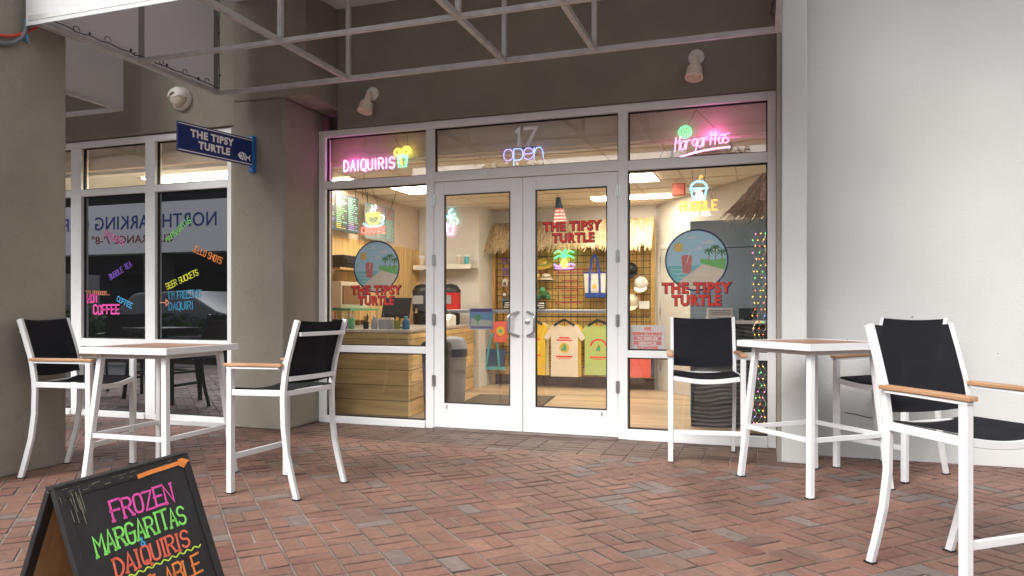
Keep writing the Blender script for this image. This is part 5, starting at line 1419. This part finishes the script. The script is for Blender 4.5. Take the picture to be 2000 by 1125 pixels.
# T-shirts on hangers
def shirt(xc, y, zt, w_, h, m, label, back=None, pr=None, kind=0):
    t = thing('t_shirt', label, 't-shirt', (xc, y, zt - h), 0, 't-shirts hanging on the slatted wall')
    def body(dy, dx, dz, mm, nm):
        n = 16; vs_ = []; b = B()
        def outline(k):
            return k
        half = [(0.0, -.055), (.08, -.03), (.11, 0), (w_ * .40, -.045), (w_ * .62, -.22), (w_ * .49, -.27), (w_ * .40, -.2), (w_ * .40, -h * .6), (w_ * .41, -h)]
        pts = half + [(-x, z) for x, z in half[::-1] if x > 0]
        # cross-section fold: front face waves slightly
        b.prism([(x + dx, z + dz) for x, z in pts], ((xc, y + dy, zt), (1, 0, 0), (0, 0, 1)), -.012, .012)
        o = b.build(nm, mm, t, bevel=.008)
        return o
    body(0, 0, 0, m, 'shirt_front')
    if back: body(.045, .035, .0, back, 'shirt_behind')
    b = B(); b.tube(chaikin3([(xc - w_ * .3, y - .02, zt - .035), (xc - .04, y - .02, zt + .035), (xc, y - .02, zt + .05), (xc + .04, y - .02, zt + .035), (xc + w_ * .3, y - .02, zt - .035)]), .017, 8)
    hg = b.build('hanger', M['black'], t, smooth=True)
    B().tube([(xc, y - .02, zt + .05)] + [(xc, y - .02 + .022 * math.sin(a) + 0, zt + .09 + .022 * (1 - math.cos(a)) * 1) for a in (0, .6, 1.2, 1.8, 2.4, 3)], .004, 6).build('hook', M['steel'], hg)
    if pr:
        f = FACE(xc, y - .0125, zt)
        b = B(); arc = kind == 1
        if arc: b.ribbon([(.12 * math.cos(R(a)), -.36 + .12 * math.sin(R(a))) for a in range(15, 166, 10)], f, .026, 0, .001)
        else: b.ribbon([(-.07, -.22), (.07, -.22)], f, .022, 0, .001); b.ribbon([(-.11, -.255), (.11, -.255)], f, .02, 0, .001)
        b.ribbon([(-.12, -.50), (.12, -.50)], f, .024, 0, .001); b.ribbon([(-.09, -.53), (.09, -.53)], f, .008, 0, .001)
        b.build('red_print', DM['red'], t)
        b = B(); b.prism(disc(.075 if not arc else .055, 24, 0, -.37), f, 0, .0012); b.build('round_print', PC['yel'], t)
        b = B(); b.prism([(-.05, -.40), (-.01, -.33), (.0, -.3), (.035, -.36), (.02, -.42)], f, .0013, .0022); b.build('green_print', PC['grn'], t)
SH = {k: mat('cotton_' + k, c, .9, var=.05, scale=5, bump=.2, bscale=18) for k, c in dict(yellow=(.82, .55, .05), cream=(.80, .70, .58), green=(.48, .6, .2), pale=(.82, .75, .4), coral=(.75, .15, .12), navy=(.05, .08, .15)).items()}
YS = 10.62
shirt(-3.3, YS, .99, .5, .80, SH['yellow'], 'yellow t-shirt, cut by the left edge of the right door glass', SH['pale'], True, 0)
shirt(-2.8, YS - .03, .98, .52, .80, SH['cream'], 'cream t-shirt with a red and yellow print, a yellow shirt behind', SH['yellow'], True, 0)
shirt(-2.29, YS, .98, .52, .77, SH['green'], 'pale green t-shirt with an arched red print, at the right of the row', SH['yellow'], True, 1)
shirt(-1.72, YS, .82, .48, .62, SH['coral'], 'coral t-shirt low down behind the notice in the right window', SH['navy'])
t = thing('clothes_rail', 'dark rail carrying the t-shirts in front of the slatted wall', 'clothes rail', (-2.5, 10.6, 1.0))
B().tube([(-3.7, 10.6, 1.075), (-1.55, 10.6, 1.075)], .01, 8).build('rail', M['black'], t)
for x in (-3.6, -2.55, -1.6): B().bar([(x, 10.61, 1.075), (x, 10.9, 1.075)], .012, .012).build('bracket', M['black'], t)
# bags and caps on the grid
x, z = at(1163, 582, 10.72)
t = thing('tote_bag', 'white canvas tote with blue base and straps on the grid, right door', 'bag', (x, 10.72, z))
w_ = .2; m_c = mat('canvas_white', (.74, .72, .66), .9, bump=.2, bscale=80); m_b = mat('canvas_blue', (.03, .07, .33), .8)
f = FACE(x, 10.70, z)
B().prism([(-.15, .07), (.15, .07), (.17, .37), (-.17, .37)], f, -.05, .03).build('bag', m_c, t, bevel=.012)
B().prism([(-.155, 0), (.155, 0), (.152, .075), (-.152, .075)], f, -.053, .033).build('base', m_b, t, bevel=.012)
B().prism([(-.171, .365), (.171, .365), (.172, .385), (-.172, .385)], f, -.052, .034).build('hem', m_b, t)
for k in (.033,): 
    b = B(); b.ribbon([(-.08, 0.02), (-.07, .38), (-.04, .58), (0, .63), (.04, .58), (.07, .38), (.08, .02)], f, .032, k, k + .008); b.build('strap', m_b, t)
b = B(); b.prism([(-.06, .1), (.06, .1), (.06, .26), (-.06, .26)], f, .034, .04); pk = b.build('pocket', m_c, t)
B().prism(disc(.035, 18, 0, .17), f, .0405, .042).build('print', PC['yel'], pk)
x, z = at(965, 722, 10.62)
t = thing('beach_bag', 'navy beach bag with pale teal straps and base on the grid, left door', 'bag', (x, 10.62, z))
f = FACE(x, 10.62, z)
B().prism([(-.15, .04), (.16, .04), (.19, .32), (-.18, .32)], f, -.05, .03).build('bag', SH['navy'], t, bevel=.012)
B().prism([(-.17, 0), (.18, 0), (.162, .05), (-.152, .05)], f, -.053, .033).build('base', PC['teal'], t, bevel=.01)
b = B(); b.ribbon([(-.12, .04), (-.07, .35), (-.03, .52), (.0, .55), (.04, .5), (.07, .35), (.1, .04)], f, .03, .034, .042); b.build('strap', PC['teal'], t)
x, z = at(980, 668, 10.6)
t = thing('tie_dye_shirt', 'small red and orange tie-dye shirt hanging beside the left door handle', 'shirt', (x, 10.55, z))
f = FACE(x, 10.55, z)
B().prism([(-.1, 0), (.1, 0), (.1, .2), (.17, .17), (.2, .24), (.08, .32), (-.08, .32), (-.2, .24), (-.17, .17), (-.1, .2)], f, -.012, .012).build('shirt', SH['coral'], t, bevel=.006)
b = B(); b.prism(disc(.07, 20, 0, .17), f, .0125, .0135); b.build('print', PC['yel'], t)
B().prism(disc(.03, 14, 0, .17), f, .0136, .0145).build('print_centre', PC['grn'], t)
def cap_(px, py, m, label, tilt):
    x, z = at(px, py, 10.8)
    t = thing('baseball_cap', label, 'cap', (x, 10.82, z), 0, 'caps hanging on the slatted wall')
    b = B(); b.lathe([(.1, 0), (.098, .04), (.08, .085), (.045, .11), (.002, .118)], (x, 10.82, z), (tilt, -.6, .75), 20, 1, 1.1); b.build('crown', m, t, smooth=True)
    ax = V((tilt, -.6, .75)).normalized(); s_ = V((1, 0, 0)); f_ = ax.cross(s_).normalized() * -1
    b = B(); pts = [(-.095, 0), (-.09, .06), (-.05, .115), (0, .13), (.05, .115), (.09, .06), (.095, 0)]
    b.prism(pts, (V((x, 10.82, z)) + f_ * .07, s_, f_), -.004, .004); b.build('peak', m, t, bevel=.002)
    B().lathe([(.008, .118), (.006, .126)], (x, 10.82, z), ax, 8).build('button', m, t)
cap_(1252, 555, mat('cap_white', (.75, .72, .66), .9), 'white baseball cap on the grid in the right window', -.15)
cap_(1231, 528, M['black'], 'black baseball cap half hidden by the door frame, above the white cap', .1)
cap_(1234, 590, PC['cream'], 'cream baseball cap below the black one, half hidden by the door frame', .1)
def price_card(px, py, w_, h, label, Y=10.55, m=None):
    x, z = at(px, py, Y)
    t = thing('price_card', label, 'price card', (x, Y, z), 0, 'small price cards on the grid')
    B().box(x - w_ / 2, x + w_ / 2, Y, Y + .008, z, z + h).build('card', m or M['black'], t)
    b = B(); f = FACE(x, Y, z); rr = random.Random(px)
    for i in range(3): b.ribbon([(-w_ * rr.uniform(.2, .38), h * (.25 + .25 * i)), (w_ * rr.uniform(.2, .38), h * (.25 + .25 * i))], f, h * .1, .0004, .001)
    b.build('writing', M['paper'], t)
price_card(990, 604, .13, .13, 'black price card with white writing behind the left door handle')
price_card(1056, 605, .14, .13, 'black price card with white writing at the left edge of the right door glass')
price_card(1258, 603, .15, .11, 'white framed card below the white cap', 10.75, M['paper'])
# plush toys and hats on wire shelves between the doors
t = thing('wire_shelf', 'two-tier black wire shelf at the left edge of the right door glass', 'shelf', (-3.2, 10.7, 1.3))
for z in (1.33, 1.62):
    b = B()
    for y in (10.6, 10.68, 10.76, 10.84): b.tube([(-3.45, y, z), (-3.03, y, z)], .004, 5)
    for x in (-3.45, -3.24, -3.03): b.tube([(x, 10.6, z), (x, 10.895, z)], .004, 5)
    b.tube([(-3.45, 10.6, z + .05), (-3.03, 10.6, z + .05)], .004, 5)
    b.build('tray', M['wire'], t)
def plush(x, z, m, label):
    t = thing('plush_toy', label, 'soft toy', (x, 10.7, z), 0, 'soft toys on the wire shelf')
    B().lathe([(.03, 0), (.075, .03), (.085, .07), (.06, .11), (.01, .13)], (x, 10.72, z + .005), n=16).build('body', m, t, smooth=True)
    B().lathe([(.01, -.04), (.04, -.02), (.045, .01), (.025, .04), (.003, .047)], (x - .01, 10.65, z + .14), n=14).build('head', PC['grn'], t, smooth=True)
    for s in (-1, 1): B().lathe([(.012, 0), (.03, .02), (.025, .07), (.004, .09)], (x + s * .05, 10.68, z + .04), (s * .8, -.5, -.2), 10).build('flipper', PC['grn'], t, smooth=True)
plush(-3.15, 1.335, mat('plush_dark', (.06, .16, .05), .95, bump=.4, bscale=90), 'dark green soft toy on the lower wire shelf')
plush(-3.32, 1.335, mat('plush_olive', (.3, .36, .1), .95, bump=.4, bscale=90), 'olive soft toy on the lower wire shelf, mostly behind the door frame')
for x, m, lb in ((-3.12, 'cream', 'cream bucket hat on the upper wire shelf'), (-3.28, 'yel', 'yellow bucket hat on the upper wire shelf')):
    t = thing('bucket_hat', lb, 'hat', (x, 10.7, 1.625))
    B().lathe([(.1, 0), (.102, .008), (.07, .04), (.06, .09), (.03, .1), (.002, .1)], (x, 10.72, 1.626), n=20).build('crown', PC[m], t, smooth=True)
    B().lathe([(.071, .036), (.0725, .05), (.069, .052)], (x, 10.72, 1.626), n=20).build('band', PC['brn'], t)
t = thing('hat_stack', 'yellow and green straw hat on a hook above the wire shelf', 'hat', (-3.2, 10.8, 1.85))
B().lathe([(.15, 0), (.15, .01), (.08, .03), (.07, .09), (.03, .11), (.002, .111)], (-3.2, 10.82, 1.86), (0, -.5, .85), 22).build('crown', PC['yel'], t, smooth=True)
B().lathe([(.081, .028), (.083, .045), (.078, .047)], (-3.2, 10.82, 1.86), (0, -.5, .85), 22).build('band', PC['grn'], t)
# small packets on the grid behind the left door
rows = [(2.0, ('pur', 'pnk')), (1.84, ('pur', 'yel', 'pnk')), (1.66, ('wht', 'gry', 'teal', 'grn')), (1.48, ('brn', 'yel', 'org', 'red')), (1.36, ('blu', 'brn', 'gry', 'pur')), (1.24, ('org', 'brn', 'cream', 'red'))]
rn = ('top', 'second', 'third', 'fourth', 'fifth', 'lowest'); cn = dict(pur='purple', pnk='pink', yel='yellow', wht='white', gry='grey', teal='teal', grn='green', brn='brown', org='orange', red='red', blu='blue', cream='cream')
for r_, (z, cs) in enumerate(rows):
    for k, c in enumerate(cs):
        x = -3.93 + .1 + k * (.13 if len(cs) > 2 else .2) + rnd.uniform(-.015, .015); hh = rnd.uniform(.09, .13)
        t = thing('hanging_packet', '%s packet in the %s row on the grid behind the left door' % (cn[c], rn[r_]), 'packet', (x, 10.85, z - hh), 0, 'packets hanging on the wire grid')
        f = FACE(x, 10.86, z - hh); ww = rnd.uniform(.07, .1)
        B().prism([(-ww / 2, 0), (ww / 2, 0), (ww / 2, hh * .8), (ww * .2, hh), (-ww * .2, hh), (-ww / 2, hh * .8)], f, -.006, .006).build('packet', PC[c], t)
        B().prism([(-ww * .35, hh * .12), (ww * .35, hh * .12), (ww * .3, hh * .55), (-ww * .2, hh * .6)], f, .0062, .014).build('content', PC[rnd.choice(['brn', 'wht', 'gry', 'yel'])], t)
        B().tube([(x, 10.905, z - .008), (x, 10.84, z - .004)], .003, 5).build('peg', M['steel'], t)
# furled flag
t = thing('furled_flag', 'furled striped flag hanging from the ceiling above the red door lettering', 'flag', (-2.63, 9.6, 2.3))
b = B(); FX = -2.63
def fold(i, s0, s1, m, nm):
    b = B(); n = 26; vs_ = []; rowsn = 6
    for j in range(rowsn + 1):
        tt = s0 + (s1 - s0) * j / rowsn
        z = 2.70 - .36 * tt; rad = .025 + .055 * tt
        for k in range(n):
            a = 2 * math.pi * k / n; rr_ = rad * (1 + .28 * math.sin(5 * a + 1.5 * tt))
            vs_.append((FX + .03 * tt + rr_ * math.cos(a), 9.6 + rr_ * .6 * math.sin(a), z))
    fs = []
    for j in range(rowsn):
        for k in range(n):
            k2 = (k + 1) % n; fs.append((j * n + k, j * n + k2, (j + 1) * n + k2, (j + 1) * n + k))
    fs += [tuple(range(n)), tuple(rowsn * n + k for k in range(n))[::-1]]
    b.add(vs_, fs); b.build(nm, m, t, smooth=True)
fold(0, 0, .42, mat('flag_blue', (.05, .07, .12), .9), 'canton')
nb = 9
for i in range(nb): fold(i, .421 + i * .579 / nb, .42 + (i + 1) * .579 / nb, SH['coral'] if i % 2 == 0 else M['paper'], 'stripe')
B().tube([(FX - .01, 9.6, 2.735), (FX, 9.6, 2.6)], .008, 6).build('pole', M['pine'], t)
# red box sign by the ceiling
t = thing('ceiling_sign', 'red box sign hanging under the ceiling in the right window', 'sign', (-1.02, 9.0, 2.55))
x0, z1 = at(1313, 358, 9.0); x1, z0 = at(1338, 381, 9.0)
B().box(x0, x1, 9.0, 9.05, z0, z1).build('box', mat('sign_red', (.6, .12, .09), .5), t, bevel=.006)
b = B(); b.tube([(x0 + .04, 9.025, z1), (x0 + .04, 9.025, CZ)], .004, 5); b.tube([(x1 - .04, 9.025, z1), (x1 - .04, 9.025, CZ)], .004, 5); b.build('hanger', M['steel'], t)
B().box(x0 + .012, x1 - .012, 8.994, 8.9995, z0 + .012, z1 - .012).build('face', mat('sign_face', (.7, .2, .16), .4), t)
# mat
t = thing('door_mat', 'dark mat on the plank floor inside the doors', 'mat', (-3.0, 8.9, .004))
f = ((-3.12, 8.95, .0045), (math.cos(.12), math.sin(.12), 0), (-math.sin(.12), math.cos(.12), 0))
B().prism([(-.5, -.6), (.5, -.6), (.5, .6), (-.5, .6)], f, 0, .008).build('pile', M['mat_dark'], t)
B().prism([(-.53, -.63), (.53, -.63), (.53, .63), (-.53, .63)], f, -.0002, .004).build('edge', M['rubber'], t)
# black desk with wavy panels, printer, screen
t = thing('reception_desk', 'black desk with wavy front panels and pale top in the right window', 'desk', (0, 7.7, .004))
def wavy(x0, x1, z0, z1, y):
    b = B(); nx, nz = 40, 60; vs_ = []
    for j in range(nz + 1):
        for i in range(nx + 1):
            x = x0 + (x1 - x0) * i / nx; z = z0 + (z1 - z0) * j / nz
            vs_.append((x, y + .005 * math.sin(z * 150 + 2.2 * math.sin(x * 7) + 1.5 * math.sin(x * 13 + z * 9)), z))
    fs = [(j * (nx + 1) + i, j * (nx + 1) + i + 1, (j + 1) * (nx + 1) + i + 1, (j + 1) * (nx + 1) + i) for j in range(nz) for i in range(nx)]
    m_ = len(vs_); vs_ += [(x0, y + .03, z0), (x1, y + .03, z0), (x1, y + .03, z1), (x0, y + .03, z1)]
    fs += [(m_ + 3, m_ + 2, m_ + 1, m_)]
    return b.add(vs_, fs)
for z0, z1 in ((.01, .47), (.49, 1.03)): wavy(-.69, .9, z0, z1, 7.6).build('wave_panel', M['desk_black'], t, smooth=True)
B().box(-.69, .9, 7.635, 7.7, .006, 1.03).build('front_board', M['black'], t)
B().box(-.72, .9, 7.56, 8.1, 1.045, 1.075).build('desktop', PC['wht'], t, bevel=.004)
B().box(-.69, .9, 7.6, 8.05, 1.031, 1.0449).build('shadow_gap', M['black'], t)
for x in (-.66, .85): B().box(x - .02, x + .02, 7.705, 8.05, .006, 1.03).build('side_board', M['black'], t)
t = thing('printer', 'white printer with trays on the black desk, behind the chair back', 'printer', (-.44, 7.8, 1.075))
x0, _ = at(1379, 620, 7.72); x1, _ = at(1433, 620, 7.72)
B().box(x0, x1, 7.72, 7.98, 1.077, 1.125).build('tray', PC['wht'], t, bevel=.004)
B().box(x0 + .005, x1 - .005, 7.73, 7.98, 1.13, 1.2).build('body', PC['wht'], t, bevel=.008)
b = B()
for z in (1.1, 1.15, 1.175): b.box(x0 + .03, x1 - .03, 7.716, 7.7195 if z < 1.13 else 7.7295, z, z + .006)
b.build('slot', PC['gry'], t)
t = thing('desk_screen', 'small dark screen on the black desk beside the printer', 'monitor', (-.1, 7.85, 1.075))
x0, _ = at(1443, 615, 7.85); x1, _ = at(1479, 615, 7.85)
B().prism([(x0, 1.09), (x1, 1.09), (x1 - .01, 1.2), (x0 + .0, 1.2)], FACE(0, 7.85, 0), -.01, .01).build('screen', mat('screen_dark', (.05, .06, .07), .25), t, bevel=.003)
B().box((x0 + x1) / 2 - .04, (x0 + x1) / 2 + .04, 7.85, 7.93, 1.0765, 1.0895).build('foot', M['black'], t)
# multicoloured fairy lights beside the right jamb
t = thing('fairy_lights', 'multicoloured lit fairy lights hanging down the right edge of the right window', 'string lights', (-.03, 6.86, .1))
rr = random.Random(9); bulbs = {}
for c, e_ in dict(red=(1, .12, .05), green=(.1, 1, .15), blue=(.2, .25, 1), amber=(1, .5, .06), pink=(1, .2, .5)).items():
    bulbs[c] = emit('bulb_' + c, e_, 2.2 * NEON)
proto = {}
for k in range(3):
    xk = -.075 + k * .042; pts = []
    for i in range(64): pts.append((xk + .014 * math.sin(i * 1.3 + k) + rr.uniform(-.008, .008), 6.86 + .02 * math.cos(i * .9 + k * 2), .1 + i * (1.86 - .1) / 63))
    B().tube(chaikin3(pts, 1), .0022, 4).build('cable', PC['grn'] if k == 1 else M['steel'], t)
    for i in range(1, 64, 2):
        c = rr.choice(list(bulbs) + ['amber', 'amber', 'amber']); p = V(pts[i])
        if c not in proto:
            o = B().lathe([(.0015, 0), (.0042, .003), (.0042, .01), (.0015, .014)], (0, 0, 0), (0, -1, 0), 8).build('bulb', bulbs[c], t, local=True); proto[c] = o
        else: o = proto[c].copy(); scn.collection.objects.link(o); o.parent = t
        o.location = p - t.location

# ================================================================== ACROSS THE STREET (seen in the dark window)
def leaves(bm_, rr, box_, n, sz, cols):
    (x0, x1), (y0, y1), (z0, z1) = box_
    for _ in range(n):
        p = V((rr.uniform(-1, 1), rr.uniform(-1, 1), rr.uniform(-.6, 1)))
        if p.length > 1.25: continue
        k = 1 + .25 * math.sin(p.x * 5 + p.y * 3) * math.cos(p.z * 4)
        c = V(((x0 + x1) / 2 + p.x * k * (x1 - x0) / 2, (y0 + y1) / 2 + p.y * k * (y1 - y0) / 2, max(z0, (z0 + z1) / 2 + p.z * k * (z1 - z0) / 2)))
        a = V((rr.uniform(-1, 1), rr.uniform(-1, 1), rr.uniform(-.4, .8))).normalized(); b_ = a.orthogonal().normalized(); s = sz * rr.uniform(.6, 1.3)
        q = rr.uniform(.6, 1.35); bm_.col = tuple(z * q for z in rr.choice(cols))
        bm_.add([c - a * s, c + b_ * s * .4, c + a * s, c - b_ * s * .4], [(0, 1, 2, 3)])
rr = random.Random(21)
GREENS = [(.06, .16, .03), (.09, .21, .04), (.05, .13, .035), (.12, .25, .06)]
desc = ('leftmost', 'second', 'third', 'fourth', 'fifth', 'rightmost')
for i in range(6):
    x = -19.3 + i * 1.9
    t = thing('hedge_bush', 'green hedge bush across the pavement, %s of the six as they stand in a row' % desc[i], 'bush', (x, -.65, .05), 0, 'hedge bushes across the pavement')
    b = B(); leaves(b, rr, ((x - 1.05, x + 1.05), (-1.15, -.15), (.1, 1.0 + rr.uniform(0, .25))), 2600, .06, GREENS); b.build('foliage', M['leaf'], t, recalc=False)
    b = B()
    for k in range(4): b.tube([(x + rr.uniform(-.4, .4), -.65, .03), (x + rr.uniform(-.6, .6), -.65 + rr.uniform(-.2, .2), .7)], [.02, .008], 5)
    b.build('stems', M['pine'], t)
t = thing('parking_garage', 'parking garage across the street with a white banner beam over dark openings', 'building', (-12, -7, 0))
GYY = -6.0
def gp(nm, b, m, **k): return b.build(nm, m, t, **k)
gp('beam', B().box(-34, -10.2, GYY - .6, GYY, 2.98, 4.6), M['banner'])
for x in (-34, -26.5, -19.0, -10.9): gp('pillar', B().box(x, x + .7, GYY - .65, GYY - .05, -.02, 2.98), M['conc'], bevel=.02)
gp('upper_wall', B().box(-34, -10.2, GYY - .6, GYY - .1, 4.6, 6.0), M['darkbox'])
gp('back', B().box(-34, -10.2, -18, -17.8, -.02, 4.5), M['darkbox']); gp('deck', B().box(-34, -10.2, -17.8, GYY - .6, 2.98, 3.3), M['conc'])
gp('deck_floor', B().box(-34, -10.2, -17.8, GYY - .6, -.03, -.015), M['conc'])
fb = ((-16.2, GYY + .002, 0), (-1, 0, 0), (0, 0, 1))
b = B(); printed(b, 'NORTH PARKING GARAGE', ((-16.0, GYY, 3.78), (-1, 0, 0), (0, 0, 1)), .45, 7.6, .002, .012, .005, 1.05, 'LEFT'); gp('banner_lettering', b, M['banner_blue'])
b = B(); printed(b, "CLEARANCE 7'-8\"", ((-17.7, GYY, 3.32), (-1, 0, 0), (0, 0, 1)), .26, 3.4, .002, .012, .005, 1.05, 'LEFT'); gp('clearance_lettering', b, M['banner_red'])
gl = B().box(-14.8, -13.4, -9.1, -8.98, 2.9, 2.96); gp('strip_light', gl, emit('garage_lamp', (1, .98, .9), 1.6))
# trees added across the road, keep bright sky reflections off the shop glass
for i, (x, y, h, rc) in enumerate(((-9.0, -13.5, 7.2, 2.3), (-5.2, -14.5, 6.6, 2.2), (-1.6, -13.2, 7.5, 2.5), (2.4, -14.6, 6.9, 2.3), (6.2, -13.4, 7.4, 2.4))):
    t = thing('backdrop_tree', 'leafy tree added across the road against sky reflections, %s of the five counted from the garage' % ('first', 'second', 'third', 'fourth', 'last')[i], 'tree', (x, y, 0), 0, 'trees added across the road')
    b = B(); top = V((x + rr.uniform(-.2, .2), y, h * .55)); b.tube([(x, y, -.03), (x + .05, y, h * .2), (x - .04, y, h * .4), top], [.19, .15, .13, .08], 8)
    for k in range(6):
        a = k * 1.05; b.tube([V((x, y, h * (.33 + .04 * k))), V((x + .6 * math.cos(a), y + .6 * math.sin(a), h * (.48 + .04 * k))), V((x + 1.3 * math.cos(a), y + 1.3 * math.sin(a), h * (.6 + .04 * k)))], [.07, .05, .02], 6)
    b.build('trunk', mat('bark', (.13, .1, .075), .9, bump=.6, bscale=20) if i == 0 else bpy.data.materials['bark'], t, smooth=True)
    b = B()
    for k in range(9):
        a = rr.uniform(0, 6.28); q = rr.uniform(0, rc * .6); cz = h * rr.uniform(.48, .86); r0 = rr.uniform(.8, 1.25)
        cx, cy = x + q * math.cos(a), y + q * math.sin(a)
        leaves(b, rr, ((cx - r0, cx + r0), (cy - r0, cy + r0), (cz - r0 * .7, cz + r0 * .7)), 650, .13, GREENS)
    b.build('crown', M['leaf'], t, recalc=False)
# building added behind the trees, covers the sky mirrored between their leaves
t = thing('backdrop_building', 'long grey building with rows of windows, added behind the trees to hide reflected sky', 'building', (8, -24, 0))
B().box(-46, 34, -27, -24, -.03, 8.2).build('wall', mat('far_wall', (.2, .2, .2), .9, var=.08, scale=1.2), t)
B().box(-46.2, 34.2, -27.2, -23.8, 8.2, 8.6).build('roof', M['conc'], t)
for i in range(14):
    for z in (1.0, 4.6):
        x = -9.8 + i * 3.1
        wn = B().box(x - .08, x + 1.68, -23.998, -23.95, z - .08, z + 1.88).build('window', M['frame'], t)
        B().box(x, x + 1.6, -23.9495, -23.94, z, z + 1.8).build('pane', M['rubber'], wn)
# parked car
t = thing('parked_car', 'grey car parked between the hedge and the garage', 'car', (-13.2, -3.2, 0))
side = [(-2.2, .35), (-2.25, .75), (-2.1, .95), (-1.2, 1.05), (-.55, 1.55), (.9, 1.6), (1.75, 1.15), (2.15, 1.05), (2.25, .7), (2.2, .35)]
m_car = mat('car_paint', (.1, .115, .14), .45, spec=.4)
bf = ((-13.2, -2.35, 0), (1, 0, 0), (0, 0, 1))
B().prism(side, bf, -0.0, 0.0 - 1.75).build('body', m_car, t, bevel=.09, smooth=True, seg=3)
m_win = mat('car_glass', (.01, .012, .015), .05)
for q in ([(-1.05, 1.07), (-.5, 1.47), (.1, 1.5), (.1, 1.07)], [(.18, 1.07), (.18, 1.5), (.82, 1.5), (1.5, 1.12), (1.4, 1.07)]): B().prism(q, bf, -.01, .012).build('side_window', m_win, t)
for s, x in ((1, -1.4), (1, 1.4)):
    for y in (-2.45, -3.95):
        w_ = B().lathe([(.2, 0), (.32, .02), (.33, .1), (.32, .2), (.2, .22)], (-13.2 + x, y + .12, .33), (0, -1, 0), 22).build('wheel', M['rubber'], t, smooth=True)
        B().lathe([(.19, -.008), (.17, .0), (.05, .01)], (-13.2 + x, y + .12, .33), (0, -1, 0), 14).build('rim', M['steel'], w_)
for y in (-2.6, -3.8): B().box(-15.47, -15.4, y - .14, y + .14, .72, .86).build('tail_light', M['redplastic'], t)
# the neighbour's dark table and chairs behind the pillar
def darken(o):
    for c in [o] + list(o.children_recursive):
        if c.type == 'MESH':
            c.data = c.data.copy(); c.data.materials[0] = M['dark_furn']
def dark_chair(x, y, fc, lb):
    c = copy_tree(chair0); darken(c); place(c, x, y, fc, lb); c['group'] = "neighbour's dark bar furniture"
dark_chair(-8.6, 4.5, (.6, .8), 'dark bar armchair farther from the pillar, seen only in the dark window')
dark_chair(-6.75, 5.05, (-1, .1), 'dark bar armchair close behind the stucco pillar, seen only in the dark window')
c = copy_tree(table0); darken(c); c.location = (-7.65, 4.75, .001); c.rotation_euler = (0, 0, .2); c['label'] = 'dark bar table behind the stucco pillar, seen only in the dark window'; c['group'] = "neighbour's dark bar furniture"
